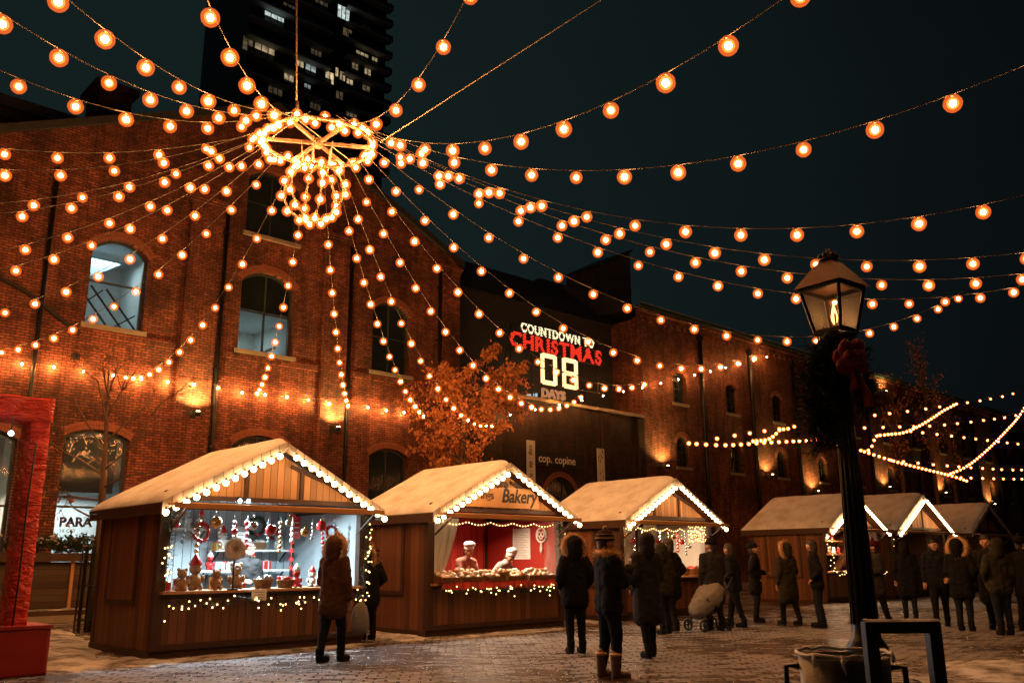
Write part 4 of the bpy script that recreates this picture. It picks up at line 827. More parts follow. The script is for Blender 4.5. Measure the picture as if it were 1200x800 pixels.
# --- bakery stall
t=thing('bakery_sign','honey wooden sign board with the black lettering Bakery on the stall gable','sign',(11.72,13.795,2.47)); p=MB(); p.box(0,2.1,-.03,0,0,.42); p.build('board',M['woodb'],t)
text_mesh('lettering','Bakery',.40,(1.0,-.034,.12),UP,M['ink'],t,.004,.008,sx=.92).data.transform(Matrix(((1,.22,0,0),(0,1,0,0),(0,0,1,0),(0,0,0,1))))
text_mesh('small_lettering','ings',.24,(.42,-.034,.17),UP,M['woodd'],t,.004,.003)
p=MB(); p.ball((1.0,-.02,.52),.10,10,6,sy=.3); p.ball((1.14,-.02,.47),.08,10,6,sy=.3); p.ball((.9,-.02,.46),.07,10,6,sy=.3); p.build('carved_emblem',M['woodd'],t)
def drape(label,x0,x1,z0,z1,y,mat,gather,name='curtain',cat='curtain'):
    t=thing(name,label,cat,(x0,y,z1)); n,m_=30,16; vs=[];fs=[]
    for i in range(n+1):
        for j in range(m_+1):
            u=i/n;v=j/m_; xx=(x1-x0)*u*(1-gather*v**1.5); vs.append((xx,.05*sin(u*26+v*2)*(.4+.6*v)+.02*noise.noise(V((u*4,v*4,x0))),-(z1-z0)*v))
    for i in range(n):
        for j in range(m_): a=i*(m_+1)+j; fs.append((a,a+1,a+m_+2,a+m_+1))
    p=MB(); p.add(vs,fs,0,True); p.build('cloth',M[mat],t); q=MB(); q.tube([(-.05,0,.01),(x1-x0+.05,0,.01)],.012,6); q.build('rail',M['dark'],t)
drape('white curtain gathered at the left of the bakery opening',10.98,11.75,.99,2.28,13.98,'white',.62); drape('clear plastic sheet hanging at the right of the bakery opening',14.05,14.62,1.05,2.28,13.80,'plastic',.05,'plastic_sheet','plastic sheet')
t=thing('menu_poster','tall white menu sheet with fine lines of print on the red bakery wall','poster',(14.575,15.38,1.42),-pi/2); p=MB(); p.box(0,.58,-.01,.0,0,.70); p.build('sheet',M['paper'],t); q=MB(); 
for k in range(17): q.box(.06,.52-.1*(k%3)*.7,-.0135,-.0105,.05+.037*k,.05+.037*k+.009)
q.build('print',simple('faint_print',(.35,.30,.27),.8),t)
t=thing('pretzel_sign','round white sign with a looped pretzel emblem, red stem below, right of the menu','sign',(14.55,14.42,1.95),-pi/2); p=MB(); p.torus((0,0,0),.155,.02,'y',28,8); p.build('rim',M['white'],t); p=MB(); p.torus((-.055,-.01,.02),.052,.017,'y',18,8); p.torus((.055,-.01,.02),.052,.017,'y',18,8); p.torus((0,-.01,-.045),.04,.016,'y',16,8); p.build('pretzel',M['white'],t); p=MB(); p.lathe([(.135,-.004),(.135,.004)],(0,0,0),24); d=p.build('disc',M['redw'],t); d.rotation_euler=(pi/2,0,0); d.location=(0,.015,0); p=MB(); p.lathe([(.03,-.40),(.045,-.30),(.02,-.18)],(0,0,0),10); p.build('stem',M['white'],t)
t=thing('red_tablecloth','red cloth covering the bakery counter','cloth',(10.95,13.66,.98)); p=MB(); p.box(.08,3.55,-.02,.78,0,.012); p.box(.08,3.55,-.035,-.022,-.13,.012); p.build('cloth',M['redw'],t)
def loaf(mb,x,y,z,l,r,a,m=0):
    k=8; mb.tube([(x+cos(a)*l*(i/k-.5),y+sin(a)*l*(i/k-.5),z+r*.55) for i in range(k+1)],[max(.008,r*math.sqrt(max(0,1-(2*i/k-1)**2))) for i in range(k+1)],8,m)
trays=[(11.25,13.80,'wooden tray of pastries at the left end of the bakery counter'),(11.85,13.84,'wooden tray of sugared loaves below the bending baker'),(12.45,13.80,'wooden tray of pastries left of the small crate on the bakery counter'),(13.05,13.84,'wooden tray of sugared loaves in the middle of the bakery counter'),(13.65,13.80,'wooden tray of pastries under the menu sheet'),(14.1,13.95,'wooden tray of sugared loaves at the right end of the bakery counter')]
for i,(x,y,lab) in enumerate(trays):
    t=thing('bread_tray',lab,'tray',(x,y,.994),rg.uniform(-.1,.1),'trays of baking on the bakery counter'); p=MB(); p.box(-.27,.27,-.2,.2,0,.02); p.box(-.27,.27,-.2,-.18,.02,.09); p.box(-.27,.27,.18,.2,.02,.14); p.box(-.27,-.25,-.18,.18,.02,.11); p.box(.25,.27,-.18,.18,.02,.11); p.build('tray',M['wood'],t)
    for k in range(12):
        q=MB(); loaf(q,-.19+.13*(k%4)+rg.uniform(-.02,.02),-.10+.10*(k//4),.03+.05*(k//4)+rg.uniform(0,.05),.15,.052,rg.uniform(0,3)); q.build('pastry',M['sugar'] if (i+k)%3 else M['bread'],t)
basket(12.72,13.72,.994,.13,.16,'round orange basket of rolls at the front of the bakery counter','bread',14)
_,pt=garland('fir garland with fairy lights along the front of the bakery counter',[(10.95,13.62,.86),(11.8,13.6,.80),(12.8,13.6,.84),(13.7,13.6,.80),(14.62,13.62,.86)],dens=100,seed=5,tuft=.12)
fairy('warm fairy lights along the bakery counter garland',sorted([tuple(V(pt(rg.random())+V((10.95,13.62,.86)))+V((rg.gauss(0,.03),-.09+rg.gauss(0,.02),rg.gauss(0,.055)))) for k in range(48)]),'fairy lights on the counters')
fairy('looped fairy lights under the awning of the bakery stall',[(11.3+.085*i,13.95,2.17-.06*abs(sin(i*.42))) for i in range(38)],'fairy lights under the awnings')
garland('fir bough on the right post of the bakery stall',[(14.45,13.74,2.2),(14.42,13.70,1.7),(14.45,13.70,1.1)],dens=90,seed=9,tuft=.13)
fairy('fairy lights on the right post bough of the bakery stall',[(14.44+rg.gauss(0,.06),13.60,1.15+.1*i) for i in range(10)],'fairy lights on the posts')

# --- third stall: glittering goods
for k,(x,z,h,lab) in enumerate(((17.1,1.9,.7,'white lace cloth hung at the left of the third stall'),(18.0,1.95,.6,'white lace cloth hung in the middle of the third stall'))):
    drape(lab,x,x+.55,z-h,z+.3,14.2,'white',.2,'lace_cloth','cloth')
for i in range(10): bauble(17.0+.33*i,14.0,1.95-.12*(i%3),.06+.015*(i%2),('gold','redb','silver')[i%3],{'redb':'red','silver':'silver','gold':'golden'}[('gold','redb','silver')[i%3]]+' bauble hanging in the third stall opening, '+names[i],'baubles hanging in the third stall')
for i,(x,y) in enumerate(((17.1,14.0),(17.6,14.05),(18.1,14.0),(18.7,14.05),(19.3,14.0),(19.8,14.05))): basket(x,y,.975,.17,.16,('basket of golden balls on the third stall counter, ','basket of red balls on the third stall counter, ')[i%2]+names[i],('gold','redb')[i%2])
fairy('bright curtain of fairy lights at the right of the third stall opening',[(19.5+.09*(i%9)+rg.uniform(-.03,.03),13.9,2.2-.07*(i//9)+rg.uniform(-.03,.03)) for i in range(54)],'fairy lights under the awnings',cable=False)
fairy('fairy lights looped across the left of the third stall opening',[(16.8+.09*i,13.85,2.15-.07*abs(sin(i*.5))) for i in range(28)],'fairy lights under the awnings')
for k in range(3): ringm(17.35+.7*k,15.9,1.8,.17,('fir','redb','fir')[k],('green wreath at the left of the third stall back wall','red berry wreath in the middle of the third stall back wall','green wreath at the right of the third stall back wall')[k])
# --- fourth and fifth stalls
shelf('upper wooden shelf of goods inside the fourth stall',26.8,29.8,15.0,1.95,'woodb'); shelf('lower wooden shelf of goods inside the fourth stall',26.8,29.8,14.8,1.5,'woodb')
for i in range(8):
    for z in (1.97,1.52): plush(26.95+.33*i,14.95 if z>1.9 else 14.75,z,.6,('white','redb','tan')[i%3],{'white':'white','redb':'red','tan':'brown'}[('white','redb','tan')[i%3]]+' toy on the '+('upper' if z>1.9 else 'lower')+' shelf of the fourth stall, '+names[i],None,0,'small toys in the fourth stall')
_,pt=garland('fir garland with fairy lights on the fourth stall counter',[(26.6,13.62,.95),(28.4,13.6,.85),(30.2,13.62,.95)],dens=70,seed=14,tuft=.13)
fairy('fairy lights along the fourth stall counter',scatter(26.6,30.2,13.52,.92,32),'fairy lights on the counters')
fairy('fairy lights up the left post of the fourth stall',[(26.5+rg.gauss(0,.08),13.6,1.0+.08*i) for i in range(14)],'fairy lights on the posts')
fairy('few fairy lights inside the dark fifth stall',scatter(32.0,33.4,14.2,1.75,9,.1,.3),'fairy lights under the awnings')

fairy('scattered fairy lights inside the arch of the lettered shop window',sorted([(rg.uniform(8.05,9.65),27.36,5.05-abs(rg.gauss(0,.5))) for k in range(40)]),'fairy lights in the shop windows',cable=False)
fairy('fairy lights inside the arched window below the shop sign',sorted([(rg.uniform(27.7,29.4),27.3,4.75-abs(rg.gauss(0,.3))) for k in range(30)]),'fairy lights in the shop windows',cable=False)

# more goods: ornament strands, gift boxes, stockings
def strand(x,y,z,n,r,m,label,group):
    t=thing('ornament_strand',label,'decoration',(x,y,z),group=group); p=MB()
    for k in range(n): p.ball((rg.uniform(-.012,.012),rg.uniform(-.01,.01),-.06-k*r*2.5),r*rg.uniform(.8,1.15),10,7)
    p.build('beads',M[m],t); q=MB(); q.tube([(0,0,.06),(0,0,-.06-n*r*2.5)],.003,4); q.build('cord',M['white'],t)
cn={'redb':'red','gold':'golden','silver':'silver','blue':'ice blue','white':'white'}
where=['at the left post','beside the left post','left of the berry wreath','right of the berry wreath','above the tallest bear','above the fur hat','right of the fur hat','above the red basket','left of the paper stars','right of the paper stars','near the right post','at the right post']
for i in range(12):
    m=('redb','blue','gold','white','silver')[i%5]; strand(5.85+.29*i,14.15+.1*(i%3),2.12,4+i%4,.026+.006*(i%3),m,'strand of %s balls hanging in the gift stall %s'%(cn[m],where[i]),'ornament strands in the gift stall')
def gift(x,y,z,a,b,h,m,m2,label,rz=0):
    t=thing('gift_box',label,'gift box',(x,y,z),rz,'wrapped gifts on the gift stall'); p=MB(); p.box(-a/2,a/2,-b/2,b/2,0,h); p.build('box',M[m],t); q=MB(); q.box(-.012,.012,-b/2-.003,b/2+.003,-.0,h+.003); q.box(-a/2-.003,a/2+.003,-.012,.012,.0,h+.004); q.ball((-.025,0,h+.015),.022,8,5,sz=.6); q.ball((.025,0,h+.015),.022,8,5,sz=.6); q.build('ribbon',M[m2],t)
GB=[(5.9,14.2,.975,'redb','gold','red gift box with gold ribbon behind the left bear'),(6.18,14.35,.975,'white','redb','white gift box with red ribbon behind the bears'),(6.5,14.38,.975,'blue','white','ice blue gift box behind the tall bear'),(6.75,14.25,.975,'gold','redb','golden gift box with red ribbon beside the fur hat stand'),(7.25,14.35,.975,'redb','white','red gift box with white ribbon behind the baubles basket'),(7.62,14.3,.975,'white','gold','white gift box with gold ribbon between the two baskets'),(8.0,14.32,.975,'blue','gold','ice blue gift box with gold ribbon behind the red baubles'),(8.68,14.0,.975,'redb','gold','red gift box with gold ribbon near the right counter end'),(8.75,14.32,.975,'white','redb','white gift box with red ribbon at the right counter end'),
(7.55,16.0,2.02-.4,'gold','redb','golden gift box on the middle wall shelf'),(8.6,16.02,1.27,'redb','white','red gift box on the low wall shelf'),(8.0,16.02,1.27,'blue','white','ice blue gift box on the low wall shelf'),(7.75,16.0,1.27,'white','redb','white gift box on the low wall shelf'),(6.1,16.1,2.02,'blue','white','ice blue gift box on the high wall shelf'),(6.75,16.1,2.02,'gold','redb','golden gift box on the high wall shelf')]
for x,y,z,m,m2,lab in GB: s_=rg.uniform(.11,.19); gift(x,y,z,s_,s_*.8,s_*rg.uniform(.6,1.2),m,m2,lab,rg.uniform(-.5,.5))
for i in range(4):
    x=8.0+.24*i; m=('redb','white','blue','redb')[i]; t=thing('stocking',('red','white','ice blue','red and white')[i]+' Christmas stocking hanging on the right of the gift stall back wall','stocking',(x,16.22,2.15),group='stockings on the gift stall wall'); p=MB(); p.tube([(0,0,-.02),(0,0,-.22),(.03,0,-.28),(.11,-.01,-.30)],[.05,.045,.045,.03],10); p.build('sock',M[m],t); p=MB(); p.torus((0,0,-.02),.045,.018,'z',14,6); p.build('cuff',M['white'],t)
for i in range(9):
    m=('gold','redb','silver')[i%3]; strand(16.95+.36*i,14.25,2.1,5+i%3,.035,m,'strand of %s balls in the third stall, %s'%(cn[m],names[i]),'ornament strands in the third stall')
# ------------------------------------------------------------------ street lamp, bow, fir spray, rail, bin
t=thing('street_lamp','tall black cast iron street lamp with a four-sided glass lantern, right foreground','street lamp',(6.17,2.965,0))
p=MB(); p.lathe([(.17,0),(.17,.12),(.13,.16),(.125,.75),(.14,.80),(.10,.86),(.085,.95),(.075,1.4),(.062,2.0),(.052,2.6),(.06,2.64),(.05,2.68),(.045,2.86),(.075,2.90),(.03,2.94),(.03,2.98)],(0,0,0),20)
for k in range(12):
    a=2*pi*k/12; p.tube([(cos(a)*.084,sin(a)*.084,.95),(cos(a)*.052,sin(a)*.052,2.58)],[.012,.008],5)
p.build('post',M['black'],t)
LR=radians(-6.3)
def sq(a,z): return [Matrix.Rotation(LR,3,'Z')@V((sx*a/2,sy*a/2,z)) for sx,sy in ((-1,-1),(1,-1),(1,1),(-1,1))]
lo,hi=sq(.215,3.04),sq(.33,3.37)
f=MB(); 
for i in range(4): f.bar(lo[i],hi[i],.022,.022); f.bar(lo[i],lo[(i+1)%4],.028,.03); f.bar(hi[i],hi[(i+1)%4],.028,.034)
f.lathe([(.16,2.985),(.155,3.02),(.03,2.96)],(0,0,0),4)
f.build('lantern_frame',M['black'],t)
M['lglass']=glassy('smoked_lantern_glass',(.42,.34,.27),.4,.38)
for i in range(4):
    g=MB(); ins=lambda q,k: q*1 ; a,b,c_,d=[V((v.x*.965,v.y*.965,v.z)) for v in (lo[i],lo[(i+1)%4],hi[(i+1)%4],hi[i])]; g.add([a,b,c_,d],[(0,1,2,3)]); g.build('glass_pane',M['lglass'],t)
rf=MB(); e=sq(.40,3.385); m_=sq(.17,3.56); tp=sq(.10,3.60); vs=e+m_+tp; fs=[(0,1,2,3)]+[(i,(i+1)%4,4+(i+1)%4,4+i) for i in range(4)]+[(4+i,4+(i+1)%4,8+(i+1)%4,8+i) for i in range(4)]+[(8,9,10,11)]; rf.add(vs,fs); 
rf.build('lantern_roof',simple('weathered_copper_roof',(.20,.10,.065),.5,.3,scale=10,bump=.2),t)
fn=MB(); fn.lathe([(.075,3.60),(.08,3.615),(.05,3.63),(.045,3.66),(.02,3.68),(.015,3.70)],(0,0,0),12)
for k in range(6): a=k*pi/3; fn.ball((cos(a)*.06,sin(a)*.06,3.645),.018,6,5)
fn.build('finial',M['black'],t)
fl=MB(); fl.lathe([(.010,0),(.022,.03),(.026,.06),(.016,.11),(.003,.16)],(0,0,3.10),10); fl.build('flame',emis('gas_flame',(1.0,.46,.12),7),t)
bn=MB(); bn.tube([(0,0,3.02),(0,0,3.10)],.012,8); bn.tube([(.06,.02,3.03),(.06,.02,3.20)],.008,6); bn.tube([(-.05,-.03,3.03),(-.05,-.03,3.17)],.008,6); bn.build('burner',M['gold'],t)
point('flame_light',(0,0,3.20),5.0,(1,.5,.17),.03,t)
garland('dark fir spray bound to the lamp post below the lantern',[(6.14,2.97,2.92),(6.06,3.05,2.75),(6.03,3.08,2.5),(6.05,3.05,2.2)],tuft=.20,dens=900,seed=31,name='fir_spray',cat='fir spray')
garland('small dark fir spray at the right of the lamp post behind the bow',[(6.22,2.90,2.93),(6.27,2.86,2.7),(6.28,2.85,2.45)],tuft=.15,dens=600,seed=32,name='fir_spray',cat='fir spray')
t=thing('ribbon_bow','crumpled red ribbon bow with hanging tails on the lamp post under the lantern','bow',(6.075,2.845,2.79),radians(-43))
t.scale=(1.02,1.02,1.02)
def ribbon(pts,r,name,sd):
    p=MB(); n=14; vs=[]; P=[V(q) for q in pts]; N_=len(P)
    for i,q in enumerate(P):
        d=(P[min(i+1,N_-1)]-P[max(i-1,0)]).normalized(); a_=V((0,1,0)); b_=d.cross(a_).normalized(); k=.55+.45*sin(pi*i/(N_-1)) if name=='loop' else .5+.9*i/(N_-1)
        for jn in range(n):
            t_=2*pi*jn/n; w_=1+.35*noise.noise(V((i*.7+sd,jn*.9,sd))); vs.append(q+a_*cos(t_)*r*.75*k*w_+b_*sin(t_)*(r if name=='loop' else r*.35)*k*w_)
    fs=[(i*n+jn,i*n+(jn+1)%n,(i+1)*n+(jn+1)%n,(i+1)*n+jn) for i in range(N_-1) for jn in range(n)]; p.add(vs,fs,0,True); p.build(name,M['bowc'],t)
for s_ in (-1,1):
    for k,(rx,rz,dz) in enumerate(((.075,.035,.02),(.065,.035,-.055),(.05,.05,.07),(.035,.03,.0))):
        ribbon([(s_*rx*(1-cos(a))*.6,-.03-.02*k+.015*sin(a*2),dz*(.4+.6*(1-cos(a))/2)+rz*sin(a)) for a in [2*pi*i/12 for i in range(13)]],.036,'loop',k+s_*3)
ribbon([(.01,-.03,-.02),(.04,-.05,-.10),(.06,-.04,-.18),(.085,-.05,-.26),(.095,-.03,-.34)],.055,'tail',1.3); ribbon([(-.01,-.03,-.02),(-.015,-.05,-.08),(.01,-.04,-.15),(.0,-.04,-.22)],.05,'tail',2.7)
p=MB(); p.ball((0,-.05,0),.032,10,8,sx=1.2); p.build('knot',M['bowc'],t)
t=thing('red_berries','bunch of small red berries above the ribbon bow on the lamp post','berries',(6.06,2.84,2.86)); p=MB()
for k in range(16): p.ball((rg.uniform(-.07,.05),rg.uniform(-.03,.03),rg.uniform(-.07,.06)),.014,8,6)
p.build('berry_cluster',M['redb'],t)
t=thing('hoop_rail','black square steel hoop rail with a line of snow on top, right foreground','rail',(4.82,2.33,0),math.atan2(-.28,.30))
p=MB(); w_=.41; p.box(0,.066,-.033,.033,0,1.0); p.box(w_-.066,w_,-.033,.033,0,1.0); p.box(0,w_,-.033,.033,1.001,1.06); p.build('steel_hoop',M['black'],t)
p=MB(); n=24; vs=[]
for i in range(n+1):
    for j in range(5):
        q=j/4*2-1; vs.append((-.002+(w_+.004)*i/n,q*.034,1.0605+.014*max(0,1-q*q)*(.6+.6*noise.noise(V((i*.5,j,3)))+.3)))
p.add(vs,[(i*5+j,i*5+j+1,i*5+j+6,i*5+j+5) for i in range(n) for j in range(4)],0,True); p.build('snow_line',M['snowg'],t)
t=thing('litter_bin','round black litter bin lined with a white plastic bag, foot of the lamp post','litter bin',(5.47,2.79,0.004))
t.scale=(1,1,1.055)
p=MB(); p.lathe([(.235,.02),(.25,.05),(.27,.76),(.262,.76),(.24,.06),(.0001,.06)],(0,0,0),28)
p.build('bin_body',M['black'],t)
for a in (2.2,5.3):
    p=MB(); p.tube([(cos(a)*.27+.0,sin(a)*.27,.70),(cos(a)*.35,sin(a)*.35,.70),(cos(a)*.355,sin(a)*.355,.45),(cos(a)*.26,sin(a)*.26,.43)],.018,8); p.build('handle',M['black'],t)
p=MB(); n=48; rows=[(.258,.70),(.264,.765),(.278,.787),(.288,.775),(.290,.755),(.288,.735)]; vs=[]
for k,(r0,z) in enumerate(rows):
    for j in range(n):
        a=2*pi*j/n; wv=noise.noise(V((cos(a)*2.5,sin(a)*2.5,k*.3))); f_=noise.noise(V((cos(a)*7,sin(a)*7,k*.2)))
        vs.append(((r0+.010*f_+.006*wv)*cos(a),(r0+.010*f_+.006*wv)*sin(a),z+(.012*f_ if k<5 else .05*wv-.03*abs(f_))))
p.add(vs,[(i*n+j,i*n+(j+1)%n,(i+1)*n+(j+1)%n,(i+1)*n+j) for i in range(len(rows)-1) for j in range(n)],0,True); p.build('bag_liner',M['bagt'],t)
p=MB(); p.tube([((.279+.006*noise.noise(V((cos(a)*3,sin(a)*3,1))))*cos(a),(.279+.006*noise.noise(V((cos(a)*3,sin(a)*3,1))))*sin(a),.782+.012*noise.noise(V((cos(a)*4,sin(a)*4,5)))) for a in [2*pi*i/60 for i in range(61)]],[.009+.004*noise.noise(V((i*.4,0,0))) for i in range(61)],6,cap=False)
for a,l in ((3.6,.10),(4.2,.16),(3.0,.07),(4.9,.05)): p.tube([(.287*cos(a),.287*sin(a),.785),(.297*cos(a),.297*sin(a),.785-l*.5),(.292*cos(a+.04),.292*sin(a+.04),.785-l)],[.016,.012,.004],6)
p.build('bag_rim',M['bag'],t)

# ------------------------------------------------------------------ red wrapped frame at the left edge
t=thing('wrapped_photo_frame','tall red vinyl-wrapped gateway frame on boxes, cut by the left edge','frame',(1.0,13.2,0))
def crumple(x0,x1,y0,y1,z0,z1,name,seed,mat='vinyl',amp=.024):
    bm=bmesh.new(); bmesh.ops.create_cube(bm,size=1); 
    for v in bm.verts: v.co=V((x0+(x1-x0)*(v.co.x+.5),y0+(y1-y0)*(v.co.y+.5),z0+(z1-z0)*(v.co.z+.5)))
    for k in range(4 if max(z1-z0,x1-x0)<1 else 6):
        ed=[e for e in bm.edges if e.calc_length()>.07]; bmesh.ops.subdivide_edges(bm,edges=ed,cuts=1,use_grid_fill=True)
    bm.normal_update()
    for v in bm.verts:
        q=v.co; d=.6*noise.noise(V((q.x*4+seed,q.y*4,q.z*4)))+.8*abs(noise.noise(V((q.x*9+q.z*6,q.y*9+seed,q.z*19))))
        v.co+=v.normal*amp*d
    me=bpy.data.meshes.new(name); bm.to_mesh(me); bm.free(); me.materials.append(M[mat]); 
    for f in me.polygons: f.use_smooth=True
    o=bpy.data.objects.new(name,me); COL.objects.link(o); o.parent=t; return o
crumple(2.45,2.68,0,.42,.62,3.30,'post',1); crumple(-.42,-.20,0,.42,.62,3.30,'post',5); crumple(-.44,2.70,-.01,.43,3.305,3.63,'beam',3)
for x in (2.50,-.37):
    p=MB(); p.tube([(x+.02,-.035,3.0),(x,-.04,2.2),(x+.012,-.035,1.2),(x,-.035,.62)],.012,6); p.build('seam_cord',M['ink'],t)
for x in (2.04,-.66):
    crumple(x,x+.88,-.22,.62,.004,.58,'box_base',x,'redd',.006); p=MB(); p.box(x-.02,x+.90,-.24,.64,.585,.625); p.build('box_lid',M['redd'],t)
t=thing('frame_bulb','single white bulb hanging inside the red wrapped frame at the left edge','bulb',(3.18,13.1,3.1)); p=MB(); p.ball((0,0,0),.035,10,8); p.build('globe',M['led'],t); p=MB(); p.tube([(0,0,.03),(0,0,.22)],.008,5); p.build('flex',M['dark'],t)

# ------------------------------------------------------------------ planter fence with shrubs
t=thing('planter_fence','dark boarded patio fence carrying snowy planters below the lettered shop window','fence',(3.6,24.8,.15))
p=MB(); p.box(0,5.6,.05,.12,.16,1.30); p.build('boards',planks('dark_fence_boards',(.045,.026,.018),(.07,.04,.026),.16,'Z',grain='X'),t)
for x in (0,1.4,2.8,4.2,5.5):
    p=MB(); p.box(x,x+.08,-.02,.05-.002,0,1.36); p.build('fence_post',M['woodb'] if x==4.2 else M['woodd'],t)
p=MB(); p.box(-.05,5.65,-.12,.34,1.31,1.52); p.build('planter_box',M['woodd'],t); p=MB(); p.box(0,5.6,-.25,.3,0,.12); p.build('sill_board',M['woodd'],t)
p=MB(); n=60; vs=[]
for i in range(n+1):
    for j in range(5): vs.append((5.6*i/n,-.25+.28*j/4,.122+.05*sin(pi*j/4)*(.7+.6*noise.noise(V((i*.3,j,1))))))
p.add(vs,[(i*5+j,i*5+j+1,i*5+j+6,i*5+j+5) for i in range(n) for j in range(4)],0,True); p.build('snow_ledge',M['snowg'],t)
def shrub(x,y,z,rx,rz,label,seed,snow=.3,mat='green'):
    t=thing('shrub',label,'shrub',(x,y,z),group='snowy shrubs in the planters'); r=random.Random(seed); p=MB(); q=MB(); s_=MB()
    tips=[]
    for k in range(26):
        a=r.uniform(0,6.3); l=r.uniform(.5,1); e=V((cos(a)*rx*l,sin(a)*.22*l,rz*r.uniform(.35,1.1))); s_.tube([(0,0,0),e*.5+V((0,0,.03)),e],[.01,.007,.003],4); tips.append(e)
    for k in range(1500):
        e=r.choice(tips); c_=e*r.uniform(.35,1.05)+V((r.gauss(0,.05),r.gauss(0,.04),r.gauss(0,.04))); u=V((r.gauss(0,1),r.gauss(0,1),r.gauss(0,.7))).normalized(); w_=u.cross(V((r.random(),r.random(),r.random()))).normalized(); l=r.uniform(.06,.11)
        p.add([c_,c_+u*l*.5+w_*l*.28,c_+u*l,c_+u*l*.5-w_*l*.28],[(0,1,2,3)])
    for k in range(int(70*snow)):
        e=r.choice(tips)*r.uniform(.6,1.0); q.ball(e+V((r.gauss(0,.04),r.gauss(0,.03),.04)),r.uniform(.03,.075),7,5,sz=.5)
    s_.build('stems',M['bark'],t); p.build('foliage',M[mat],t,fix=False); q.build('snow_caps',M['snowg'],t)
for i,(x,lab) in enumerate(((4.2,'leafy snow-dusted shrub in the planter, leftmost behind the red frame'),(5.5,'leafy snow-dusted shrub in the planter just left of the red frame post'),(6.7,'leafy snow-dusted shrub in the planter just right of the red frame post'),(7.75,'widest leafy snow-dusted shrub in the planter under the shop lettering'),(8.75,'leafy snow-dusted shrub in the planter behind the bare tree'))): shrub(x,24.9,1.67,.62,.40,lab,40+i,.6)

# ------------------------------------------------------------------ trees
def limb(mb,a,d,l,r,r2,rnd,seg=5,wob=.15,lift=.0):
    P=[V(a)]; d=V(d).normalized()
    for i in range(seg):
        d=(d+V((rnd.gauss(0,wob),rnd.gauss(0,wob),rnd.gauss(0,wob)+lift))).normalized(); P.append(P[-1]+d*l/seg)
    mb.tube(P,[r+(r2-r)*i/seg for i in range(seg+1)],7 if r>.03 else 5); return P,d
def grow(mb,a,d,l,r,depth,rnd,tips,wob=.14,lift=.03,nb=(3,5)):
    P,dd=limb(mb,a,d,l,r,r*.45,rnd,5,wob,lift)
    tips.extend(P[2:])
    if depth<=0: return
    for k in range(rnd.randint(*nb)):
        i=rnd.randint(2,5); q=P[i]; ax=V((rnd.gauss(0,1),rnd.gauss(0,1),rnd.gauss(0,.6))).normalized(); nd=(dd*.75+ax*.85).normalized()
        grow(mb,q,nd,l*rnd.uniform(.5,.72),r*.5,depth-1,rnd,tips,wob,lift,nb)
def leaves(tips,n,size,rnd,spread,mat,parent):
    p=MB()
    for k in range(n):
        c_=rnd.choice(tips)+V((rnd.gauss(0,spread),rnd.gauss(0,spread),rnd.gauss(0,spread)-.04)); u=V((rnd.gauss(0,.7),rnd.gauss(0,.7),-1+rnd.gauss(0,.6))).normalized(); w_=u.cross(V((rnd.gauss(0,1),rnd.gauss(0,1),rnd.gauss(0,1)))).normalized(); l=size*rnd.uniform(.6,1.3); nn=u.cross(w_)*l*.12
        p.add([c_,c_+u*l*.35+w_*l*.32+nn,c_+u*l,c_+u*l*.35-w_*l*.32+nn],[(0,1,2),(0,2,3)])
    return p.build('crown',M[mat],parent,fix=False)
rt=random.Random(17)
t=thing('bare_tree','slender bare young tree with a few withered leaves, in front of the lettered shop window','tree',(6.93,20.4,0))
mb=MB(); tips=[]; mb.tube([(0,0,0),(.02,0,1.2),(0,.02,2.4),(-.04,.03,3.36),(-.08,.04,4.3),(-.12,.05,5.1),(-.15,.05,5.75)],[.11,.09,.08,.07,.045,.03,.015],9)
for z,dx,l,up in ((2.0,.9,1.0,.6),(2.3,-.9,.7,.3),(2.75,-1,1.5,.15),(3.0,.9,1.3,.8),(3.3,-.8,1.6,.7),(3.4,.8,1.6,.9),(3.8,-.7,1.4,.9),(4.0,.7,1.4,.9),(4.4,-.5,1.1,1.1),(4.6,.5,1.1,1.1),(5.0,-.4,.8,1.2),(5.2,.3,.7,1.2)):
    grow(mb,(-.03*z/2,.02,z),(dx,rt.gauss(0,.5),up),l,.028,2,rt,tips,.13,.04,(2,3))
mb.build('trunk',M['bark'],t); leaves(tips,150,.085,rt,.03,'leaf',t)
t=thing('tree_guard','dark slatted guard standing around the foot of the bare tree','tree guard',(6.93,20.4,0)); p=MB()
for k in range(12):
    a=2*pi*k/12; p.bar((cos(a)*.32,sin(a)*.32,0),(cos(a)*.30,sin(a)*.30,1.75),.05,.02,up=(cos(a),sin(a),0))
for z in (.25,.95,1.6): p.torus((0,0,z),.325,.014,'z',24,6)
p.build('slats',M['dark'],t)
t=thing('brown_leaved_tree','tree still full of withered orange brown leaves behind the bakery stall','tree',(17.1,20.3,0))
mb=MB(); tips=[]; mb.tube([(0,0,0),(.05,0,1.5),(0,.05,3.0),(.08,0,4.4),(.1,0,5.8),(.2,0,6.9)],[.17,.15,.13,.10,.06,.03],10)
for k in range(30):
    z=rt.uniform(3.0,6.9); a=rt.uniform(0,6.3); l=1.45*(1-((z-4.7)/3.3)**2)*rt.uniform(.5,1.1)+.12; grow(mb,(.08,0,z),(cos(a),sin(a),.45),max(.4,l),.035,2,rt,tips,.15,.05,(2,4))
mb.build('trunk',M['bark'],t); leaves(tips,8500,.12,rt,.075,'leaf',t)
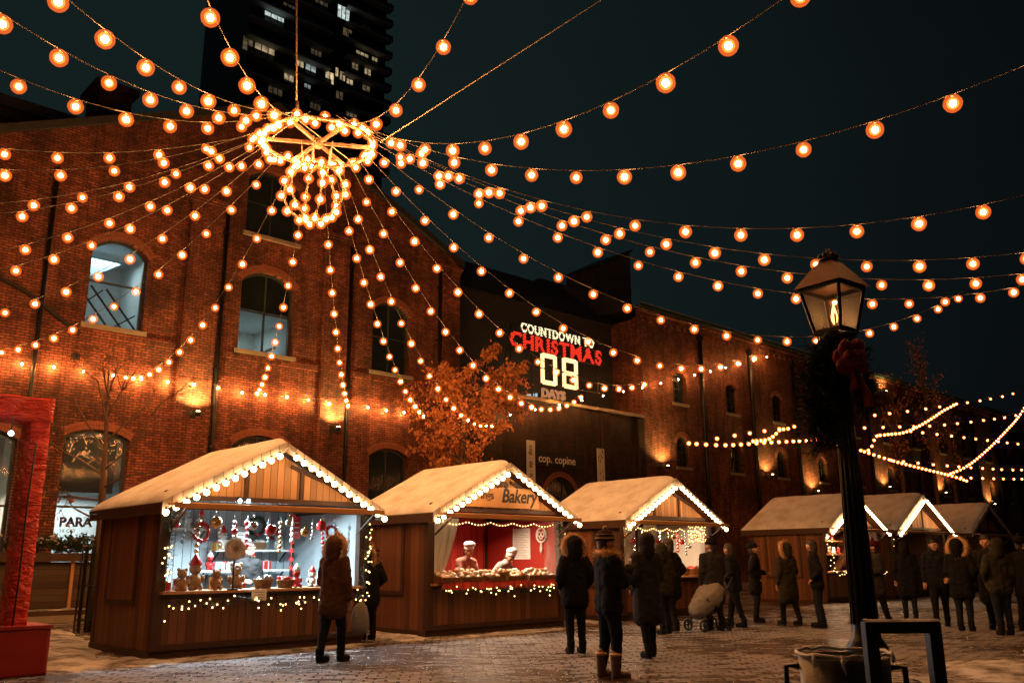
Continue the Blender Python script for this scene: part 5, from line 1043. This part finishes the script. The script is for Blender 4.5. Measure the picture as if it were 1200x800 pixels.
for i,(x,y,h,lab) in enumerate(((47.5,20.0,10.6,'slim upright twiggy tree over the far strings, leftmost of three at the right'),(50.6,19.5,12.6,'tallest slim upright twiggy tree over the far strings at the right'),(56.0,20.5,10.8,'slim upright twiggy tree near the right edge above the far strings'))):
    t=thing('upright_tree',lab,'tree',(x,y,0),group='slim upright trees at the right'); mb=MB(); tips=[]; mb.tube([(0,0,0),(.05,0,h*.5),(0,0,h)],[.16,.1,.02],8)
    for k in range(34):
        z=rt.uniform(h*.45,h*.96); a=rt.uniform(0,6.3); grow(mb,(0,0,z),(cos(a)*.45,sin(a)*.45,1),h*.11,.022,1,rt,tips,.1,.08,(2,3))
    mb.build('trunk',M['bark'],t); leaves(tips,500,.13,rt,.06,'leaf',t)
# ------------------------------------------------------------------ people
def blob(caps,voxel,mat,name,parent,smooth=4,wr=0,seed=0):
    mb=MB()
    for a,ra,b,rb_ in caps:
        a=V(a);b=V(b);d=b-a; l=d.length
        if l<1e-5: mb.ball(a,ra,14,8); continue
        d/=l; pts=[];rs=[]
        for i in range(5): t_=-pi/2+pi/2*i/4; pts.append(a+d*ra*sin(t_)); rs.append(max(.0008,ra*cos(t_)))
        for i in range(1,5): t_=pi/2*i/4; pts.append(b+d*rb_*sin(t_)); rs.append(max(.0008,rb_*cos(t_)))
        pts.insert(5,b); rs.insert(5,rb_)
        mb.tube(pts,rs,12,cap=True)
    o=mb.build(name,mat); m=o.modifiers.new('r','REMESH'); m.mode='VOXEL'; m.voxel_size=voxel; m.use_smooth_shade=True
    s=o.modifiers.new('s','SMOOTH'); s.iterations=smooth; s.factor=.5
    dg=bpy.context.evaluated_depsgraph_get(); dg.update(); me=bpy.data.meshes.new_from_object(o.evaluated_get(dg)); old=o.data; o.modifiers.clear(); o.data=me; bpy.data.meshes.remove(old); me.name=name
    if wr:
        me.update(); nn=[v.normal.copy() for v in me.vertices]
        for v,nv in zip(me.vertices,nn):
            q=v.co; v.co=q+nv*wr*(noise.noise(V((q.x*9+seed,q.y*9,q.z*16)))+.6*abs(noise.noise(V((q.x*5,q.y*5+seed,q.z*26)))))
    for f in me.polygons: f.use_smooth=True
    o.parent=parent; return o
def tufts(mb,c,nrm,n,l,r):
    pass
def person(x,y,heading,label,H=1.72,arms=('down','down'),coat='c_black',length=.72,legs='c_denim',boots='c_black',head='hood',fur=None,step=.0,yaw=0,bend=0,hat='knit',puff=1.0,group='people at the market',skirt=None,shirt=None,voxel=.012,seed=0,apron=False):
    k=H/1.75; t=thing('person',label,'person',(x,y,0),radians(heading-90),group); r=random.Random(seed+int(x*37))
    def B_(p): # lean the upper body forward about the hips
        p=V(p)
        if bend and p.z>.95: q=p-V((0,0,.95)); q=Matrix.Rotation(-radians(bend),3,'X')@q; p=q+V((0,0,.95))
        return p*k
    hc=V((0,.0,1.60)); 
    def Hd(p): q=V(p)-hc; q=Matrix.Rotation(radians(yaw),3,'Z')@q; return B_(q+hc)
    sh={s:V((s*.175,0,1.405)) for s in (-1,1)}; arm={}
    for s,p in zip((-1,1),arms):
        e,w_={'down':((s*.235,-.03,1.13),(s*.245,.05,.885)),'pocket':((s*.285,-.08,1.14),(s*.20,.10,.97)),'hold':((s*.235,.0,1.13),(s*.12,.24,1.10)),'reach':((s*.23,.16,1.19),(s*.17,.42,1.12)),'carry':((s*.25,-.02,1.13),(s*.27,.03,.87)),'phone':((s*.23,.10,1.14),(s*.07,.27,1.33))}[p]
        arm[s]=(V(e),V(w_))
    ft={s:V((s*.095,s*step*.5,0)) for s in (-1,1)}
    kn={s:V((s*.095,s*step*.28+.02,.50)) for s in (-1,1)}
    C=[]
    A=lambda f,a,ra,b,rb_: C.append((f(a),ra*k,f(b),rb_*k))
    A(Hd,(0,-.018,1.652),.094,(0,.014,1.642),.089); A(Hd,(0,.03,1.585),.064,(0,.062,1.556),.038); A(Hd,(0,.096,1.632),.010,(0,.118,1.604),.0165)
    for s in (-1,1): A(Hd,(s*.092,-.008,1.625),.018,(s*.094,-.004,1.598),.015); A(Hd,(s*.045,.085,1.655),.012,(s*.02,.094,1.657),.012); A(Hd,(s*.05,.055,1.60),.034,(s*.045,.06,1.59),.03)
    A(B_,(0,-.015,1.44),.066,(0,-.005,1.58),.056)
    for s in (-1,1):
        A(B_,(s*.06,0,1.36),.10,(s*.07,0,1.05),.10); A(B_,(s*.07,0,1.05),.10,(s*.085,0,.93),.11); A(B_,(s*.04,0,1.42),.07,sh[s],.062)
        e,w_=arm[s]; A(B_,sh[s],.056,e,.043); A(B_,e,.042,w_,.028)
        A(B_,(s*.085,0,.93),.10,kn[s],.06); A(B_,kn[s],.058,ft[s]+V((0,-.02,.10)),.04); A(B_,ft[s]+V((0,-.03,.06)),.04,ft[s]+V((0,.13,.035)),.034)
        d=(w_-e).normalized(); sd=d.cross(V((0,1,.2))).normalized(); 
        if s<0: sd=-sd
        pn=sd.cross(d).normalized()*(-s); inn=-sd if True else sd
        for q in (-.026,0,.026): A(B_,w_+sd*q*.6,.020,w_+d*.075+sd*q,.015)
        for i,q in enumerate((-.033,-.011,.011,.031)):
            l=(.062,.074,.070,.055)[i]; b0=w_+d*.085+sd*q; b1=b0+d*l*.55+pn*.012; b2=b1+d*l*.38+pn*.028; A(B_,b0,.0098,b1,.009); A(B_,b1,.009,b2,.008)
        tb=w_+d*.02+inn*.028*(1); tm=tb+d*.035+inn*.022+pn*.02; te=tm+d*.03+pn*.016; A(B_,tb,.013,tm,.011); A(B_,tm,.011,te,.009)
    blob(C,voxel*k,M['skin'],'body',t,3)
    ey=MB(); 
    for s in (-1,1): ey.ball(Hd((s*.034,.092,1.636)),.0125*k,8,6)
    ey.build('eyes',M['eye'],t); mo=MB(); mo.tube([Hd((-.024,.092,1.563)),Hd((0,.1015,1.561)),Hd((.024,.092,1.563))],.0055*k,6); mo.build('mouth',M['lip'],t)
    C=[]; pf=puff
    for s in (-1,1):
        A(B_,(s*.075,0,1.36),.118*pf,(s*.085,0,1.02),.118*pf); A(B_,(s*.085,0,1.02),.118*pf,(s*.09,0,length+.11),.135*pf); A(B_,(s*.05,0,1.42),.085,sh[s],.082*pf); A(B_,(0,0,1.3),.12*pf,(0,0,length+.11),.14*pf)
        e,w_=arm[s]; A(B_,sh[s],.082*pf,e,.068*pf); A(B_,e,.066*pf,e.lerp(w_,.93),.050*pf)
    A(B_,(0,-.01,1.43),.088,(0,-.005,1.49),.078)
    blob(C,.017*k,M[coat],'coat',t,3,.014,seed+x)
    C=[]
    for s in (-1,1): A(B_,(s*.085,0,.92),.112,kn[s],.078); A(B_,kn[s],.074,ft[s]+V((0,-.02,.14)),.056)
    blob(C,.016*k,M[legs],'trousers',t,3,.008,seed)
    for s in (-1,1):
        f=ft[s]; C=[]; top=.30 if boots=='boot' else .16
        A(B_,f+V((0,-.025,top)),.067,f+V((0,-.03,.09)),.058); A(B_,f+V((0,-.045,.055)),.052,f+V((0,.13,.05)),.046); A(B_,f+V((-.012,.11,.045)),.04,f+V((.012,.13,.045)),.04)
        bo=blob(C,.012*k,M[boots],'boot',t,3,.004,seed)
        so=MB(); so.prism([((f.x+.052*cos(a))*k,(f.y+.045+.135*sin(a))*k) for a in [2*pi*i/18 for i in range(18)]],'z',.002,.028); so.build('sole',M['sole'] if boots=='boot' else M['c_black'],bo)
        if boots=='boot':
            la=MB()
            for q in range(6): z=(.11+.035*q)*k; la.tube([V((f.x-.03,f.y+.038,0))*k+V((0,0,z)),V((f.x,f.y+.048,0))*k+V((0,0,z+.012)),V((f.x+.03,f.y+.038,0))*k+V((0,0,z))],.005,5)
            la.build('laces',M['knitp'],bo); cu=MB(); cu.torus(V((f.x,f.y-.025,.30))*k,.062*k,.018,'z',18,8); cu.build('cuff',M['fur'],bo)
    if head=='hood':
        C=[]; A(Hd,(0,-.045,1.66),.128,(0,-.035,1.63),.128); A(Hd,(0,-.05,1.60),.12,(0,-.04,1.48),.115); A(Hd,(0,.02,1.47),.08,(0,.03,1.46),.08); blob(C,.017*k,M[coat],'hood',t,3,.010,seed)
    elif head in('hat','bare','baker'):
        C=[]; A(Hd,(0,-.03,1.672),.100,(0,-.005,1.682),.094); A(Hd,(0,-.05,1.62),.085,(0,-.055,1.57 if head!='bare' else 1.54),.07); blob(C,.013*k,M['hair'],'hair',t,3,.006,seed)
        if head=='hat':
            h=MB(); q=[(.112,1.655),(.118,1.67),(.118,1.70),(.108,1.71),(.100,1.74),(.075,1.775),(.03,1.795)]; h.lathe([(a*k,z*k) for a,z in q],B_((0,-.018,0)) if not bend else (0,0,0),20,sy=1.08); ho=h.build('hat',M[hat],t)
            h=MB(); h.lathe([(.121*k,1.675*k),(.122*k,1.685*k),(.121*k,1.695*k)],B_((0,-.018,0)),20,sy=1.08); h.lathe([(.106*k,1.728*k),(.1065*k,1.733*k),(.1055*k,1.738*k)],B_((0,-.018,0)),20,sy=1.08); h.build('band',M['knitp'] if hat=='knit' else M[hat],ho); h=MB(); h.ball(V((0,-.018,1.81))*k,.032,10,8); h.build('bobble',M['knitp'] if hat=='knit' else M[hat],ho)
        if head=='baker':
            h=MB(); c_=Hd((0,-.015,1.70)); h.ball(c_,.112,16,10,sz=.75); h.ball(c_+V((0,.02,.07)),.125,16,10,sz=.6); h.build('hat',M['white'],t)
    if fur:
        h=MB(); pts=[]
        if head=='hood' and fur=='face': ring=[Hd((.185*cos(a),-.01+.03*sin(a),1.585+.20*sin(a))) for a in [2*pi*i/26 for i in range(26)]]
        else: ring=[B_((.165*cos(a),.02+.125*sin(a)-.015,1.475+.03*sin(a)*-1)) for a in [2*pi*i/26 for i in range(26)]]
        h.tube(ring+[ring[0]],.042*k,8,cap=False)
        for q in range(2200):
            c_=r.choice(ring).lerp(r.choice(ring),0)+V((r.gauss(0,.026),r.gauss(0,.026),r.gauss(0,.026))); d=V((r.gauss(0,1),r.gauss(0,1),r.gauss(0,1))).normalized(); w_=d.cross(V((.3,.5,.8))).normalized()*.006; h.add([c_-w_,c_+w_,c_+d*r.uniform(.03,.06)],[(0,1,2)])
        h.build('fur_trim',M['fur'],t,fix=False)
    if apron:
        C=[]; A(B_,(0,.085,1.30),.06,(0,.10,.75),.07); A(B_,(-.07,.07,1.05),.06,(-.08,.08,.7),.07); A(B_,(.07,.07,1.05),.06,(.08,.08,.7),.07); blob(C,.016,M['white'],'apron',t,3)
    return t
person(10.55,9.73,62,'person in black coat, tan fur round the hood, back to us before the bakery',1.74,('pocket','pocket'),'c_black',.66,'c_black','c_black','hood',fur='face',seed=1)
person(8.56,7.34,-22,'person in banded knit hat, fur-trimmed navy jacket and laced brown boots, facing right',1.72,('hold','phone'),'c_navy',.74,'c_denim','boot','hat',fur='collar',step=.10,seed=2,puff=1.05)
person(10.82,8.52,70,'person in long black coat, hood up, back to us, right of the knit hat',1.76,('pocket','hold'),'c_grey',.46,'c_black','c_black','hood',step=.2,seed=3,puff=1.08)
person(7.31,11.55,20,'person in brown coat with fur hood edge and dark jeans at the gift stall corner',1.74,('hold','carry'),'c_brown',.62,'c_denim','c_black','hood',fur='face',step=.24,seed=4,puff=1.08)
person(9.75,14.2,80,'person with fur-edged dark hood standing in the gap left of the bakery stall',1.66,('pocket','pocket'),'c_black',.60,'c_black','c_black','hood',fur='face',seed=5,yaw=90)
CR=[(14.35,10.9,75,'person in hooded dark parka, leftmost of the group before the third stall',1.68,'c_khaki','hood',None),(15.1,11.25,85,'bareheaded person in black, second from left in the group before the third stall',1.80,'c_black','bare',None),(15.75,10.7,60,'person in charcoal coat and dark hat in the group before the third stall',1.78,'c_grey','hat',None),(16.75,10.85,100,'bareheaded person in navy jacket between the third and fourth stalls',1.70,'c_navy','bare',None),
(18.3,11.3,-60,'person in black coat facing us before the fourth stall wall, leftmost there',1.72,'c_black','hat',None),(18.0,10.3,70,'person in dark parka with hood up before the fourth stall wall, in the middle there',1.70,'c_khaki','hood','face'),(17.7,9.45,120,'bareheaded person in black just left of the lamp post foot',1.76,'c_black','bare',None),(18.9,8.75,150,'person in wine red hat and dark coat just right of the lamp post',1.72,'c_grey','hat',None),
(21.5,9.2,30,'person in black hooded coat far back at the right, left of the last stall',1.74,'c_black','hood',None),(19.6,7.75,200,'person in navy jacket and hat walking left, above the hoop rail',1.76,'c_navy','hat',None),(18.7,6.95,10,'person in long black coat with hood up, right of the hoop rail',1.72,'c_black','hood','face'),(19.3,6.6,190,'bareheaded person in charcoal coat, third from the right edge',1.80,'c_grey','bare',None),(18.1,6.05,40,'person in olive parka with hood up, second from the right edge',1.70,'c_khaki','hood',None),(19.5,6.05,-10,'person in black jacket and hat, at the right edge of the picture',1.75,'c_black','hat',None)]
for i,(x,y,h,lab,Ht,ct,hd,fu) in enumerate(CR): person(x,y,h,lab,Ht,(('pocket','down'),('hold','pocket'),('down','hold'))[i%3],ct,(.72,.60,.48)[i%3],('c_denim','c_black')[i%2],'c_black',hd,fu,step=(.05,.26,-.14,.38,.0,-.3)[i%6],seed=20+i,bend=(2,5,0,7,3)[i%5],yaw=(-25,10,35,-10,0,20,-40)[i%7],hat='c_wine' if 'wine' in lab else 'c_black',puff=1.0+.06*(i%3),voxel=.014)
person(12.55,14.85,-95,'baker in white cap and rosy shirt leaning over the left of the bakery counter',1.76,('reach','reach'),'c_rose',.85,'c_grey','c_black','baker',bend=22,seed=50,apron=True,yaw=15)
person(13.45,14.8,-80,'baker in white cap bending low over the trays in the middle of the bakery counter',1.74,('reach','hold'),'c_pale',.85,'c_grey','c_black','baker',bend=40,seed=51,apron=True,yaw=-15)
person(7.75,15.1,-100,'stallholder in dark coat standing inside the gift stall behind the counter',1.72,('down','hold'),'c_grey',.72,'c_black','c_black','hat',seed=52)
t=thing('shopping_bag','pale crumpled shopping bag held at the side by the person in the brown coat','bag',(7.62,11.30,.38)); p=MB(); n=16
rows=[(.13,0),(.15,.12),(.14,.26),(.10,.38),(.035,.45)]; vs=[]
for q,(r0,z) in enumerate(rows):
    for j in range(n): a=2*pi*j/n; f_=1+.18*noise.noise(V((cos(a)*2,sin(a)*2,q*.9))); vs.append((r0*cos(a)*f_,r0*.6*sin(a)*f_,z))
p.add(vs,[(q*n+j,q*n+(j+1)%n,(q+1)*n+(j+1)%n,(q+1)*n+j) for q in range(4) for j in range(n)]+[tuple(range(n))],0,True); p.build('bag',M['c_pale'],t); p=MB(); p.torus((0,0,.48),.05,.008,'y',16,6); p.build('handle',M['c_pale'],t)
t=thing('pushchair','dark pushchair under a pale rounded rain cover, before the third stall','pushchair',(15.6,10.75,0),radians(-10))
p=MB()
for x in (-.36,.34):
    for y in (-.22,.22): p=MB(); p.torus((x,y,.12),.10,.022,'y',20,8); p.bar((x-.1,y,.12),(x+.1,y,.12),.02,.02); p.bar((x,y,.02),(x,y,.22),.02,.02); p.build('wheel',M['black'],t)
p=MB()
for y in (-.22,.22): p.tube([(-.36,y,.12),(.1,y,.55),(.52,y,1.02)],.014,6); p.tube([(.34,y,.12),(-.05,y,.5),(-.25,y,.62)],.014,6)
p.tube([(.52,-.22,1.02),(.52,.22,1.02)],.018,8); p.build('frame',M['dark'],t)
C=[((-.2,0,.42),.15,(.12,0,.50),.17),((.12,0,.5),.16,(.22,0,.80),.15)]; blob(C,.02,M['c_grey'],'seat',t,3,.01)
C=[((-.28,0,.42),.20,(.0,0,.62),.27),((.0,0,.62),.27,(.16,0,.74),.25)]; blob(C,.025,M['c_pale'],'rain_cover',t,3,.012)
